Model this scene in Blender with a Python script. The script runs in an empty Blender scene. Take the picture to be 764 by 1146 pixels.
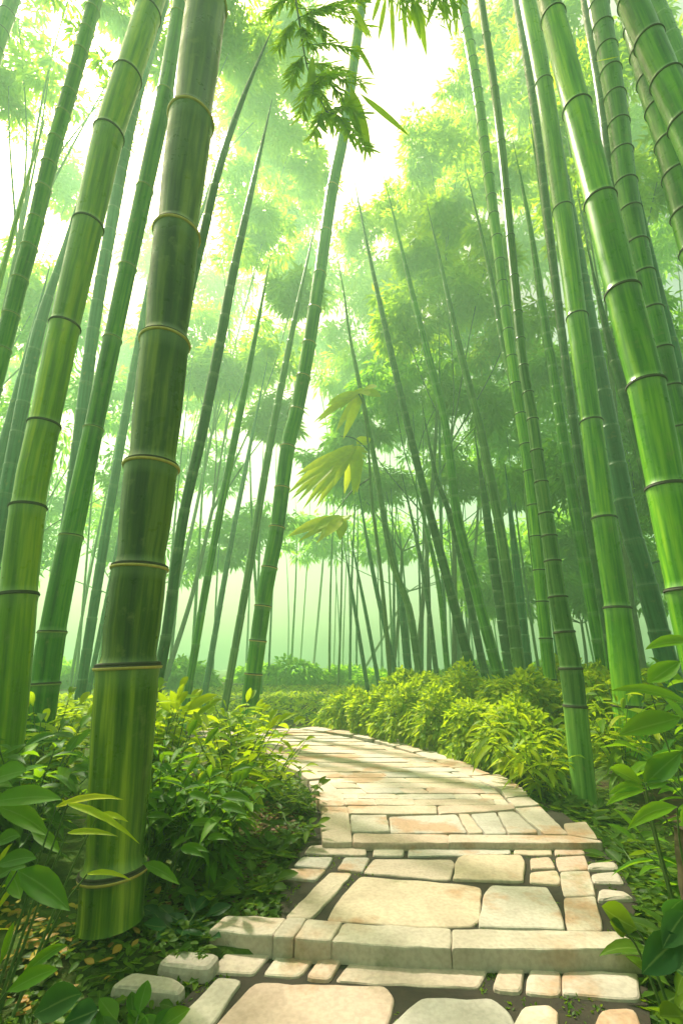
import bpy, math, random
import numpy as np
from mathutils import Vector

random.seed(7)
rng = np.random.default_rng(7)
scene = bpy.context.scene
COL = scene.collection

# ------------------------------------------------------------------ camera model
F, PW, PH = 517.0, 764.0, 1146.0
PITCH = math.atan2(167.0, F)
CP, SP = math.cos(PITCH), math.sin(PITCH)
EYE = 1.0


def ray(px, py):
    x = (px - PW / 2) / F
    y = (PH / 2 - py) / F
    return np.array([x, CP - SP * y, SP + CP * y])


def on_ground(px, py, z=0.0):
    d = ray(px, py)
    t = (z - EYE) / d[2]
    return np.array([0, 0, EYE]) + d * t


def on_plane(px, py, Y):
    d = ray(px, py)
    t = Y / d[1]
    return np.array([0, 0, EYE]) + d * t


def depth(p):
    return p[1] * CP + (p[2] - EYE) * SP


# ------------------------------------------------------------------ object helpers
def tag(o, label=None, cat=None, group=None, kind=None):
    if label: o['label'] = label
    if cat: o['category'] = cat
    if group: o['group'] = group
    if kind: o['kind'] = kind
    return o


def empty(name, loc, label, cat, group=None):
    o = bpy.data.objects.new(name, None)
    o.empty_display_size = 0.1
    COL.objects.link(o)
    o.location = loc
    return tag(o, label, cat, group)


class MB:
    """collects pieces of geometry for ONE mesh object"""
    def __init__(self):
        self.v, self.f, self.m, self.uv, self.at = [], [], [], [], {}
        self.n = 0

    def add(self, verts, faces, mat=0, uv=None, attrs=None):
        verts = np.asarray(verts, dtype=float)
        self.v.append(verts)
        k = self.n
        for f in faces:
            self.f.append(tuple(i + k for i in f))
            self.m.append(mat)
        self.uv.append(np.zeros((len(verts), 2)) if uv is None else np.asarray(uv, float))
        if attrs:
            for name, vals in attrs.items():
                self.at.setdefault(name, []).append((k, np.asarray(vals, float)))
        self.n += len(verts)

    def build(self, name, mats, parent=None, loc=None, smooth=True):
        if not isinstance(mats, (list, tuple)): mats = [mats]
        V = np.concatenate(self.v) if self.v else np.zeros((0, 3))
        base = np.zeros(3)
        if parent is not None: base = np.array(parent_world(parent))
        elif loc is not None: base = np.array(loc, float)
        V = V - base
        me = bpy.data.meshes.new(name)
        me.from_pydata(V.tolist(), [], self.f)
        for m in mats: me.materials.append(m)
        me.polygons.foreach_set('material_index', self.m)
        me.polygons.foreach_set('use_smooth', [smooth] * len(self.f))
        UV = np.concatenate(self.uv)
        lay = me.uv_layers.new(name='UVMap')
        li = np.zeros(len(me.loops), dtype=np.int32)
        me.loops.foreach_get('vertex_index', li)
        lay.data.foreach_set('uv', UV[li].astype(np.float32).ravel())
        for an, lst in self.at.items():
            arr = np.zeros(len(V), dtype=np.float32)
            for k, vals in lst: arr[k:k + len(vals)] = vals
            a = me.attributes.new(an, 'FLOAT', 'POINT')
            a.data.foreach_set('value', arr)
        me.update()
        o = bpy.data.objects.new(name, me)
        COL.objects.link(o)
        if parent is not None: o.parent = parent
        elif loc is not None: o.location = loc
        return o


def parent_world(o):
    p = Vector(o.location)
    while o.parent is not None:
        o = o.parent
        p += Vector(o.location)
    return p


def tube(mb, pts, radii, sides=8, mat=0, cap=True):
    pts = np.asarray(pts, float)
    n = len(pts)
    T = np.gradient(pts, axis=0)
    T /= np.linalg.norm(T, axis=1)[:, None] + 1e-9
    ref = np.array([0, 1.0, 0]) if abs(T[:, 1]).max() < .8 else np.array([1.0, 0, 0])
    V, fs = [], []
    for i in range(n):
        a = np.cross(T[i], ref); a /= np.linalg.norm(a) + 1e-9
        b = np.cross(T[i], a)
        for k in range(sides):
            th = 2 * math.pi * k / sides
            V.append(pts[i] + radii[i] * (math.cos(th) * a + math.sin(th) * b))
    for i in range(n - 1):
        for k in range(sides):
            k2 = (k + 1) % sides
            fs.append((i * sides + k, i * sides + k2, (i + 1) * sides + k2, (i + 1) * sides + k))
    if cap:
        fs.append(tuple(range(sides)))
        fs.append(tuple((n - 1) * sides + k for k in range(sides))[::-1])
    mb.add(V, fs, mat)


def smooth_line(pts, per=6):
    pts = [np.asarray(p, float) for p in pts]
    if len(pts) < 3: 
        return np.array([pts[0] + (pts[1] - pts[0]) * t for t in np.linspace(0, 1, per + 1)])
    P = [2 * pts[0] - pts[1]] + pts + [2 * pts[-1] - pts[-2]]
    out = []
    for i in range(1, len(P) - 2):
        p0, p1, p2, p3 = P[i - 1:i + 3]
        for t in np.linspace(0, 1, per, endpoint=False):
            out.append(.5 * ((2 * p1) + (-p0 + p2) * t + (2 * p0 - 5 * p1 + 4 * p2 - p3) * t * t + (-p0 + 3 * p1 - 3 * p2 + p3) * t ** 3))
    out.append(pts[-1])
    return np.array(out)


LEAF_LO = ([0, .38, 1], [0, 1, 0])
LEAF_MID = ([0, .2, .5, .8, 1], [.03, .8, 1, .55, 0])
LEAF_HI = ([0, .08, .22, .4, .6, .8, .93, 1], [.04, .3, .8, 1, .92, .58, .22, 0])
LEAF_BLADE = ([0, .1, .3, .55, .8, 1], [.15, .7, 1, .85, .45, 0])


def leaves(mb, P, D, N, L, W, droop=.25, shape=LEAF_LO, fold=.25, mat=0):
    """P,D,N: (n,3); L,W,droop scalars or arrays. every leaf: a folded, drooping blade"""
    P = np.atleast_2d(np.asarray(P, float)); n = len(P)
    D = np.atleast_2d(np.asarray(D, float)); D = D / (np.linalg.norm(D, axis=1)[:, None] + 1e-9)
    N = np.atleast_2d(np.asarray(N, float))
    L = np.broadcast_to(np.asarray(L, float), (n,)); W = np.broadcast_to(np.asarray(W, float), (n,))
    dr = np.broadcast_to(np.asarray(droop, float), (n,))
    S = np.cross(D, N); S /= np.linalg.norm(S, axis=1)[:, None] + 1e-9
    U = np.cross(S, D)
    s, w = shape
    k = len(s)
    rows = []
    for si, wi in zip(s, w):
        c = P + D * (L * si)[:, None] - np.array([0, 0, 1.0]) * (dr * L * si * si)[:, None]
        hw = (W * wi * .5)[:, None]
        rows.append(np.stack([c - S * hw, c - U * hw * fold * 2 * (1 if wi > 0 else 0), c + S * hw], 1))
    V = np.stack(rows, 1)                      # n,k,3(l,c,r),3
    V = V.reshape(n * k * 3, 3)
    fs = []
    for j in range(n):
        o = j * k * 3
        for i in range(k - 1):
            a = o + i * 3
            for q in (0, 1):
                fs.append((a + q, a + q + 1, a + 3 + q + 1, a + 3 + q))
    uv = np.zeros((n, k, 3, 2))
    uv[:, :, 0, 0] = -1; uv[:, :, 2, 0] = 1
    uv[:, :, :, 1] = np.asarray(s)[None, :, None]
    mb.add(V, fs, mat, uv.reshape(-1, 2))


def rand_dirs(n):
    v = rng.normal(size=(n, 3))
    return v / np.linalg.norm(v, axis=1)[:, None]


# ------------------------------------------------------------------ materials
def new_mat(name):
    m = bpy.data.materials.new(name); m.use_nodes = True
    nt = m.node_tree; nt.nodes.clear()
    out = nt.nodes.new('ShaderNodeOutputMaterial')
    return m, nt, out


def N_(nt, t, **kw):
    n = nt.nodes.new(t)
    for k, v in kw.items():
        if k.startswith('i_'):
            n.inputs[k[2:].replace('_', ' ')].default_value = v
        else: setattr(n, k, v)
    return n


def ramp(nt, stops, src=None, interp='LINEAR'):
    r = nt.nodes.new('ShaderNodeValToRGB')
    r.color_ramp.interpolation = interp
    el = r.color_ramp.elements
    while len(el) > 1: el.remove(el[-1])
    el[0].position = stops[0][0]; el[0].color = (*stops[0][1], 1)
    for p, c in stops[1:]:
        e = el.new(p); e.color = (*c, 1)
    if src is not None: nt.links.new(src, r.inputs[0])
    return r


def mixc(nt, a, b, fac, mode='MIX'):
    n = nt.nodes.new('ShaderNodeMix'); n.data_type = 'RGBA'; n.blend_type = mode
    for sock, val in ((n.inputs[6], a), (n.inputs[7], b), (n.inputs[0], fac)):
        if hasattr(val, 'is_output') or hasattr(val, 'links'):
            nt.links.new(val, sock)
        elif isinstance(val, (int, float)): sock.default_value = val
        else: sock.default_value = (*val, 1)
    return n.outputs[2]


def leaf_mat(name, cols, trans=.5, tcol=(.45, .6, .05), rough=.5, spec=.18):
    m, nt, out = new_mat(name)
    g = N_(nt, 'ShaderNodeNewGeometry')
    n = len(cols)
    r = ramp(nt, [(i / max(1, n - 1), c) for i, c in enumerate(cols)], g.outputs['Random Per Island'])
    uv = N_(nt, 'ShaderNodeUVMap')
    sep = N_(nt, 'ShaderNodeSeparateXYZ'); nt.links.new(uv.outputs[0], sep.inputs[0])
    # pale midrib and faint side veins (marks of the leaf itself)
    ab = N_(nt, 'ShaderNodeMath', operation='ABSOLUTE'); nt.links.new(sep.outputs[0], ab.inputs[0])
    rib = ramp(nt, [(0, (1, 1, 1)), (.1, (0, 0, 0))], ab.outputs[0])
    mul = N_(nt, 'ShaderNodeMath', operation='MULTIPLY'); nt.links.new(rib.outputs[0], mul.inputs[0]); mul.inputs[1].default_value = .35
    pos = N_(nt, 'ShaderNodeTexCoord')
    noi = N_(nt, 'ShaderNodeTexNoise', i_Scale=9.0, i_Detail=3.0); nt.links.new(pos.outputs['Object'], noi.inputs['Vector'])
    var = ramp(nt, [(.3, (.75, .75, .75)), (.7, (1.15, 1.15, 1.15))], noi.outputs[0])
    c0 = mixc(nt, r.outputs[0], var.outputs[0], 1.0, 'MULTIPLY')
    c1 = mixc(nt, c0, (.35, .45, .12), mul.outputs[0])
    p = N_(nt, 'ShaderNodeBsdfPrincipled'); p.inputs['Roughness'].default_value = rough
    p.inputs['Specular IOR Level'].default_value = spec
    nt.links.new(c1, p.inputs['Base Color'])
    t = N_(nt, 'ShaderNodeBsdfTranslucent')
    tc = mixc(nt, c1, tcol, .6)
    nt.links.new(tc, t.inputs[0])
    mx = N_(nt, 'ShaderNodeMixShader'); mx.inputs[0].default_value = trans
    nt.links.new(p.outputs[0], mx.inputs[1]); nt.links.new(t.outputs[0], mx.inputs[2])
    nt.links.new(mx.outputs[0], out.inputs[0])
    return m


def culm_mat(name, dark, mid, light, rough=.29, bloom=(.30, .40, .20), bl=.2, streak=1.0):
    m, nt, out = new_mat(name)
    uv = N_(nt, 'ShaderNodeUVMap')
    mp = N_(nt, 'ShaderNodeMapping'); nt.links.new(uv.outputs[0], mp.inputs[0])
    mp.inputs['Scale'].default_value = (14, .9, 1)
    n1 = N_(nt, 'ShaderNodeTexNoise', i_Scale=1.0, i_Detail=5.0, i_Roughness=.6); nt.links.new(mp.outputs[0], n1.inputs['Vector'])
    r = ramp(nt, [(.36, dark), (.5, mid), (.64, light)], n1.outputs[0])
    seg = N_(nt, 'ShaderNodeAttribute', attribute_name='seg_r')
    rs = ramp(nt, [(0, (.70, .76, .7)), (.9, (1.22, 1.15, 1.05)), (1, (1.7, 1.65, 1.2))], seg.outputs['Fac'])
    c = mixc(nt, r.outputs[0], rs.outputs[0], 1.0, 'MULTIPLY')
    # blotches of lichen and age
    mp2 = N_(nt, 'ShaderNodeMapping'); nt.links.new(uv.outputs[0], mp2.inputs[0]); mp2.inputs['Scale'].default_value = (5, 6, 1)
    n2 = N_(nt, 'ShaderNodeTexNoise', i_Scale=1.0, i_Detail=6.0, i_Roughness=.65); nt.links.new(mp2.outputs[0], n2.inputs['Vector'])
    b2 = ramp(nt, [(.58, (0, 0, 0)), (.70, (.55, .55, .55))], n2.outputs[0])
    c = mixc(nt, c, (.19, .22, .06), b2.outputs[0])
    # waxy bloom just under each node
    st = N_(nt, 'ShaderNodeAttribute', attribute_name='seg_t')
    b1 = ramp(nt, [(0, (.25, .25, .25)), (.05, (0, 0, 0)), (.86, (0, 0, 0)), (.985, (bl, bl, bl)), (1, (bl, bl, bl))], st.outputs['Fac'])
    c = mixc(nt, c, bloom, b1.outputs[0])
    mp3 = N_(nt, 'ShaderNodeMapping'); nt.links.new(uv.outputs[0], mp3.inputs[0]); mp3.inputs['Scale'].default_value = (70, 1.5, 1)
    n3 = N_(nt, 'ShaderNodeTexNoise', i_Scale=1.0, i_Detail=3.0); nt.links.new(mp3.outputs[0], n3.inputs['Vector'])
    bp = N_(nt, 'ShaderNodeBump', i_Strength=.18 * streak, i_Distance=.01); nt.links.new(n3.outputs[0], bp.inputs['Height'])
    p = N_(nt, 'ShaderNodeBsdfPrincipled'); p.inputs['Specular IOR Level'].default_value = .28
    rr = ramp(nt, [(.35, (rough - .05,) * 3), (.75, (rough + .22,) * 3)], n2.outputs[0])
    nt.links.new(rr.outputs[0], p.inputs['Roughness'])
    nt.links.new(c, p.inputs['Base Color']); nt.links.new(bp.outputs[0], p.inputs['Normal'])
    nt.links.new(p.outputs[0], out.inputs[0])
    return m


def flat_mat(name, c1, c2, scale=20, rough=.7, bump=.2):
    m, nt, out = new_mat(name)
    tc = N_(nt, 'ShaderNodeTexCoord')
    n1 = N_(nt, 'ShaderNodeTexNoise', i_Scale=scale, i_Detail=6.0, i_Roughness=.65); nt.links.new(tc.outputs['Object'], n1.inputs['Vector'])
    r = ramp(nt, [(.3, c1), (.7, c2)], n1.outputs[0])
    bp = N_(nt, 'ShaderNodeBump', i_Strength=bump, i_Distance=.01); nt.links.new(n1.outputs[0], bp.inputs['Height'])
    p = N_(nt, 'ShaderNodeBsdfPrincipled'); p.inputs['Roughness'].default_value = rough
    nt.links.new(r.outputs[0], p.inputs['Base Color']); nt.links.new(bp.outputs[0], p.inputs['Normal'])
    nt.links.new(p.outputs[0], out.inputs[0])
    return m


def stone_mat(name, cols, stain=.35, moss=.25):
    m, nt, out = new_mat(name)
    g = N_(nt, 'ShaderNodeNewGeometry'); tc = N_(nt, 'ShaderNodeTexCoord')
    n = len(cols)
    r = ramp(nt, [(i / (n - 1), c) for i, c in enumerate(cols)], g.outputs['Random Per Island'])
    n1 = N_(nt, 'ShaderNodeTexNoise', i_Scale=3.5, i_Detail=8.0, i_Roughness=.62, i_Distortion=.6); nt.links.new(tc.outputs['Object'], n1.inputs['Vector'])
    v1 = ramp(nt, [(.3, (.80, .78, .76)), (.55, (1, 1, 1)), (.75, (1.1, 1.09, 1.06))], n1.outputs[0])
    c = mixc(nt, r.outputs[0], v1.outputs[0], 1.0, 'MULTIPLY')
    n2 = N_(nt, 'ShaderNodeTexNoise', i_Scale=1.7, i_Detail=7.0, i_Roughness=.6); nt.links.new(tc.outputs['Object'], n2.inputs['Vector'])
    s2 = ramp(nt, [(.535, (0, 0, 0)), (.60, (stain,) * 3)], n2.outputs[0])
    c = mixc(nt, c, (.36, .19, .10), s2.outputs[0])
    mo = N_(nt, 'ShaderNodeMapping'); mo.inputs['Location'].default_value = (13, 5, 2); nt.links.new(tc.outputs['Object'], mo.inputs[0])
    n3 = N_(nt, 'ShaderNodeTexNoise', i_Scale=2.6, i_Detail=9.0, i_Roughness=.7); nt.links.new(mo.outputs[0], n3.inputs['Vector'])
    s3 = ramp(nt, [(.60, (0, 0, 0)), (.70, (moss,) * 3)], n3.outputs[0])
    c = mixc(nt, c, (.12, .14, .04), s3.outputs[0])
    n4 = N_(nt, 'ShaderNodeTexNoise', i_Scale=60.0, i_Detail=5.0); nt.links.new(tc.outputs['Object'], n4.inputs['Vector'])
    s4 = ramp(nt, [(.35, (.86, .86, .86)), (.6, (1.04, 1.04, 1.04))], n4.outputs[0])
    c = mixc(nt, c, s4.outputs[0], 1.0, 'MULTIPLY')
    # hairline cracks
    vo = N_(nt, 'ShaderNodeTexVoronoi', feature='DISTANCE_TO_EDGE', i_Scale=1.6)
    ad = N_(nt, 'ShaderNodeVectorMath', operation='ADD'); nt.links.new(tc.outputs['Object'], ad.inputs[0])
    sc = N_(nt, 'ShaderNodeVectorMath', operation='SCALE'); nt.links.new(n1.outputs[1], sc.inputs[0]); sc.inputs['Scale'].default_value = .5
    nt.links.new(sc.outputs[0], ad.inputs[1]); nt.links.new(ad.outputs[0], vo.inputs['Vector'])
    cr = ramp(nt, [(0, (.45, .45, .45)), (.006, (0, 0, 0))], vo.outputs['Distance'])
    gate = ramp(nt, [(.5, (0, 0, 0)), (.56, (1, 1, 1))], n2.outputs[0])
    cg = mixc(nt, cr.outputs[0], gate.outputs[0], 1.0, 'MULTIPLY')
    c = mixc(nt, c, (.10, .07, .05), cg)
    mxh = N_(nt, 'ShaderNodeMath', operation='MULTIPLY_ADD'); nt.links.new(n4.outputs[0], mxh.inputs[0]); mxh.inputs[1].default_value = .25
    nt.links.new(n1.outputs[0], mxh.inputs[2])
    bp = N_(nt, 'ShaderNodeBump', i_Strength=.45, i_Distance=.012); nt.links.new(mxh.outputs[0], bp.inputs['Height'])
    p = N_(nt, 'ShaderNodeBsdfPrincipled'); p.inputs['Roughness'].default_value = .78; p.inputs['Specular IOR Level'].default_value = .3
    nt.links.new(c, p.inputs['Base Color']); nt.links.new(bp.outputs[0], p.inputs['Normal'])
    nt.links.new(p.outputs[0], out.inputs[0])
    return m


M = {}
M['culm_olive'] = culm_mat('culm_olive', (.016, .042, .004), (.05, .095, .007), (.17, .21, .02), bl=.28)
M['culm_yellow'] = culm_mat('culm_yellow_green', (.08, .18, .004), (.18, .32, .006), (.38, .46, .012))
M['culm_green'] = culm_mat('culm_green', (.015, .10, .004), (.05, .20, .006), (.13, .32, .012))
M['culm_bright'] = culm_mat('culm_bright_green', (.035, .16, .003), (.10, .29, .005), (.24, .44, .012))
M['culm_grey'] = culm_mat('culm_grey_green', (.03, .09, .02), (.07, .16, .035), (.14, .24, .06), bl=.12)
M['culm_haze_teal'] = culm_mat('culm_haze_blue_green', (.01, .075, .03), (.02, .12, .05), (.05, .19, .08), bl=.10)  # haze tint put into the colour of the hazy stalks
M['culm_dark'] = culm_mat('culm_dark_green', (.006, .04, .007), (.012, .07, .010), (.03, .12, .016))
M['ring_gold'] = flat_mat('node_lip_tan', (.42, .30, .05), (.62, .47, .12), 40, .5)
M['ring_green'] = flat_mat('node_lip_pale_green', (.20, .25, .05), (.33, .37, .09), 40, .5)
M['ring_dark'] = flat_mat('node_scar', (.018, .016, .008), (.04, .032, .014), 40, .8)
M['leaf_canopy'] = leaf_mat('canopy_leaf', [(.07, .18, .003), (.13, .26, .003), (.20, .33, .003), (.28, .38, .004)], .68, (.62, .88, .004), .55, .12)
M['leaf_far'] = leaf_mat('far_leaf', [(.07, .22, .008), (.13, .30, .010), (.20, .37, .012)], .66, (.45, .85, .02), .55, .12)
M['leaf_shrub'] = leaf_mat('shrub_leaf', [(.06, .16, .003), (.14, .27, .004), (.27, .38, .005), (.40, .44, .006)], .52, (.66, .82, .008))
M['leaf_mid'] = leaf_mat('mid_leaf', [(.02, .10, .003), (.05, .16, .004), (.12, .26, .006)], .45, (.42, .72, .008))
M['leaf_yellow'] = leaf_mat('yellow_leaf', [(.34, .46, .008), (.44, .52, .010), (.52, .54, .012)], .6, (.80, .88, .02))
M['leaf_dark'] = leaf_mat('dark_leaf', [(.008, .05, .012), (.014, .065, .014), (.03, .085, .014)], .3, (.14, .4, .03))
M['leaf_moss'] = leaf_mat('ground_leaf', [(.025, .07, .004), (.05, .12, .005), (.10, .17, .006)], .4, (.36, .55, .01))
M['leaf_fallen'] = leaf_mat('fallen_leaf', [(.30, .26, .02), (.38, .30, .025), (.36, .17, .03), (.20, .20, .02)], .2, (.5, .4, .05))
M['leaf_litter'] = leaf_mat('litter_leaf', [(.10, .035, .015), (.16, .06, .02), (.07, .03, .015), (.2, .10, .03)], .1, (.3, .12, .03))
M['stem'] = flat_mat('plant_stem', (.04, .09, .015), (.10, .17, .025), 30, .55)
M['twig'] = flat_mat('twig_bark', (.03, .045, .012), (.07, .09, .02), 40, .7)
M['bark'] = flat_mat('bark', (.04, .06, .02), (.10, .13, .05), 12, .85, .5)
M['bark_brown'] = flat_mat('brown_stem', (.05, .035, .018), (.12, .08, .035), 18, .8, .5)
M['stone'] = stone_mat('path_stone', [(.46, .33, .27), (.46, .36, .265), (.38, .34, .30), (.50, .42, .34), (.47, .37, .31), (.40, .31, .235)], .7, .65)
M['stone_step'] = stone_mat('step_stone', [(.36, .31, .25), (.45, .38, .31), (.42, .35, .28)], .35, .5)
M['stone_loose'] = stone_mat('loose_stone', [(.40, .33, .29), (.44, .37, .32)], .2, .3)
M['soil_joint'] = flat_mat('joint_soil', (.010, .007, .004), (.030, .019, .010), 14, .95, .5)


def ground_material():
    m, nt, out = new_mat('forest_floor')
    tc = N_(nt, 'ShaderNodeTexCoord')
    a = N_(nt, 'ShaderNodeTexNoise', i_Scale=.9, i_Detail=8.0, i_Roughness=.65); nt.links.new(tc.outputs['Object'], a.inputs['Vector'])
    b = N_(nt, 'ShaderNodeTexNoise', i_Scale=14.0, i_Detail=8.0, i_Roughness=.7); nt.links.new(tc.outputs['Object'], b.inputs['Vector'])
    soil = ramp(nt, [(.3, (.018, .012, .007)), (.55, (.05, .027, .014)), (.75, (.10, .055, .028))], b.outputs[0])
    moss = ramp(nt, [(.3, (.025, .05, .008)), (.6, (.06, .11, .012)), (.8, (.12, .17, .02))], b.outputs[0])
    k = ramp(nt, [(.42, (0, 0, 0)), (.54, (1, 1, 1))], a.outputs[0])
    c = mixc(nt, soil.outputs[0], moss.outputs[0], k.outputs[0])
    bp = N_(nt, 'ShaderNodeBump', i_Strength=.8, i_Distance=.03); nt.links.new(b.outputs[0], bp.inputs['Height'])
    p = N_(nt, 'ShaderNodeBsdfPrincipled'); p.inputs['Roughness'].default_value = .95; p.inputs['Specular IOR Level'].default_value = .15
    nt.links.new(c, p.inputs['Base Color']); nt.links.new(bp.outputs[0], p.inputs['Normal'])
    nt.links.new(p.outputs[0], out.inputs[0])
    return m


M['ground'] = ground_material()

# ------------------------------------------------------------------ the path
ZA, ZB, ZC = -.06, 0.0, .03
STEP_Y = on_ground(450, 1062, ZB)[1]


def poly_inside(poly, x, y):
    c = False; j = len(poly) - 1
    for i in range(len(poly)):
        xi, yi = poly[i][:2]; xj, yj = poly[j][:2]
        if (yi > y) != (yj > y) and x < (xj - xi) * (y - yi) / (yj - yi) + xi: c = not c
        j = i
    return c


def stone(mb, poly, ztop, thick=.08, bev=.012, rc=.035, seed=0):
    r = random.Random(seed)
    P = [np.array(p[:2], float) for p in poly]
    area = sum(P[i][0] * P[(i + 1) % len(P)][1] - P[(i + 1) % len(P)][0] * P[i][1] for i in range(len(P)))
    if area < 0: P = P[::-1]
    out = []
    n = len(P)
    for i in range(n):
        a, b, c = P[i - 1], P[i], P[(i + 1) % n]
        la, lc = np.linalg.norm(a - b), np.linalg.norm(c - b)
        q = min(rc * r.uniform(.6, 1.4), .28 * la, .28 * lc)
        p1 = b + (a - b) / la * q; p2 = b + (c - b) / lc * q
        out += [p1, .25 * p1 + .5 * b + .25 * p2, p2]
    res = []
    n = len(out)
    for i in range(n):
        a, b = out[i], out[(i + 1) % n]
        l = np.linalg.norm(b - a)
        k = max(1, int(l / .05))
        nor = np.array([(b - a)[1], -(b - a)[0]]) / (l + 1e-9)
        for t in range(k):
            off = r.gauss(0, .0022) if t else 0
            res.append(a + (b - a) * t / k + nor * off)
    R = np.array(res); n = len(R)
    cc0 = R.mean(0); R = R + (R - cc0) / (np.linalg.norm(R - cc0, axis=1)[:, None] + 1e-9) * .006
    cen = R.mean(0)
    d = cen - R; dl = np.linalg.norm(d, axis=1)[:, None]; du = d / (dl + 1e-9)
    ax, ay, h = r.gauss(0, .004), r.gauss(0, .004), r.gauss(0, .0018)

    def Z(XY, base):
        return base + h + ax * (XY[:, 0] - cen[0]) + ay * (XY[:, 1] - cen[1])
    ws = r.uniform(.9, 1.1)
    rings = []
    def ring(ins, dz, noise=0):
        XY = R + du * np.minimum(ins, dl * .6)
        z = Z(XY, ztop + dz) + np.array([noise * math.sin(XY[i, 0] * 31 * ws + seed) * math.cos(XY[i, 1] * 27 + seed) for i in range(n)])
        rings.append(np.column_stack([XY, z]))
    ring(-.004, -thick); ring(-.001, -bev * 1.6); ring(bev * .25, -bev * .5, .001); ring(bev * 1.1, 0, .0015)
    ring_in = np.minimum(.05, dl * .35)
    ring(ring_in, .0006, .0012)
    XY = cen + (R - cen) * .45
    rings.append(np.column_stack([XY, Z(XY, ztop + .001) + np.array([.0018 * math.sin(p[0] * 23 + seed) * math.cos(p[1] * 19 + seed) for p in XY])]))
    V = np.concatenate(rings + [np.array([[cen[0], cen[1], ztop + h]])])
    fs = []
    m = len(rings)
    for i in range(m - 1):
        for k in range(n):
            k2 = (k + 1) % n
            fs.append((i * n + k, i * n + k2, (i + 1) * n + k2, (i + 1) * n + k))
    for k in range(n): fs.append(((m - 1) * n + k, (m - 1) * n + (k + 1) % n, m * n))
    mb.add(V, fs)


def G(poly, z): return [on_ground(x, y, z) for x, y in poly]


ZONE_A = [
    [(237, 1086), (256, 1064), (304, 1065), (283, 1089)],
    [(296, 1089), (313, 1066), (354, 1068), (334, 1092)],
    [(343, 1094), (361, 1070), (383, 1071), (368, 1096)],
    [(376, 1096), (396, 1071), (546, 1078), (533, 1104)],
    [(551, 1107), (560, 1082), (585, 1083), (581, 1110)],
    [(588, 1110), (595, 1083), (626, 1086), (625, 1113)],
    [(630, 1112), (630, 1087), (712, 1089), (714, 1118)],
    [(150, 1190), (244, 1095), (271, 1097), (205, 1190)],
    [(215, 1180), (285, 1100), (430, 1104), (440, 1117), (420, 1185)],
    [(400, 1180), (472, 1117), (550, 1117), (568, 1131), (590, 1180)],
    [(572, 1150), (587, 1125), (613, 1123), (623, 1131), (621, 1160), (595, 1185)],
    [(662, 1160), (673, 1130), (709, 1128), (719, 1160)],
]
ZONE_B = [
    [(320, 1026), (369, 977), (394, 977), (349, 1027)],
    [(366, 1028), (377, 1009), (403, 979), (510, 988), (537, 992), (536, 1027), (527, 1035), (490, 1036)],
    [(407, 976), (419, 961), (505, 962), (508, 967), (502, 984)],
    [(378, 972), (386, 960), (413, 960), (405, 975)],
    [(330, 968), (339, 959), (372, 960), (364, 972)],
    [(317, 981), (324, 973), (364, 973), (352, 985)],
    [(341, 955), (348, 946), (408, 947), (409, 957)],
    [(418, 957), (419, 948), (451, 948), (450, 957)],
    [(457, 958), (458, 948), (569, 946), (570, 955)],
    [(575, 955), (576, 946), (615, 946), (616, 956)],
    [(621, 956), (621, 946), (650, 947), (653, 955)],
    [(622, 959), (653, 957), (657, 972), (626, 974)],
    [(627, 976), (658, 974), (665, 1001), (631, 1002)],
    [(631, 1004), (665, 1003), (673, 1040), (635, 1041)],
    [(507, 984), (513, 961), (520, 958), (582, 958), (586, 965), (584, 986)],
    [(594, 972), (594, 961), (614, 959), (620, 971)],
    [(593, 987), (594, 976), (622, 974), (626, 984), (624, 989)],
    [(536, 1037), (542, 1001), (550, 991), (611, 993), (624, 1015), (630, 1039)],
]
STEP = [
    [(235, 1041), (253, 1025), (319, 1028), (304, 1047)],
    [(306, 1048), (322, 1028), (342, 1029), (328, 1049)],
    [(331, 1050), (344, 1030), (382, 1033), (369, 1053)],
    [(372, 1053), (385, 1033), (503, 1039), (502, 1061)],
    [(507, 1061), (507, 1040), (690, 1044), (722, 1063)],
]
ZONE_C = [
    [(361, 942), (360, 903), (388, 903), (393, 934), (394, 942)],
    [(396, 943), (396, 933), (500, 934), (500, 943)],
    [(502, 943), (502, 934), (637, 935), (672, 941), (671, 943)],
    [(636, 934), (631, 922), (655, 920), (668, 939)],
    [(393, 912), (432, 912), (435, 930), (394, 930)],
    [(436, 913), (510, 911), (521, 931), (438, 931)],
    [(513, 911), (524, 911), (540, 932), (524, 932)],
    [(527, 911), (554, 909), (566, 932), (543, 932)],
    [(557, 909), (575, 908), (601, 931), (569, 932)],
    [(576, 904), (604, 902), (635, 933), (608, 932)],
    [(389, 902), (487, 901), (488, 910), (391, 910)],
    [(490, 901), (573, 899), (575, 905), (492, 910)],
    [(567, 893), (591, 891), (603, 900), (576, 902)],
    [(561, 884), (583, 881), (591, 889), (566, 892)],
    [(527, 869), (559, 867), (581, 880), (560, 883)],
    [(337, 865), (353, 862), (364, 870), (345, 872)],
    [(346, 874), (366, 872), (384, 890), (385, 901), (358, 901)],
]
LX = ([815, 820, 826, 835, 845, 855, 862, 870, 880, 890, 901], [200, 235, 262, 290, 310, 330, 352, 362, 374, 384, 387])
RX = ([815, 820, 826, 835, 845, 855, 862, 868, 875, 884, 893, 901], [330, 360, 392, 432, 468, 495, 510, 524, 538, 555, 563, 570])
rows = [901, 894, 888, 882, 876, 870, 864, 858.5, 853, 848, 843, 838.5, 834, 830, 826.5, 823, 820, 817.5, 815]
rr = random.Random(3)
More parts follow.
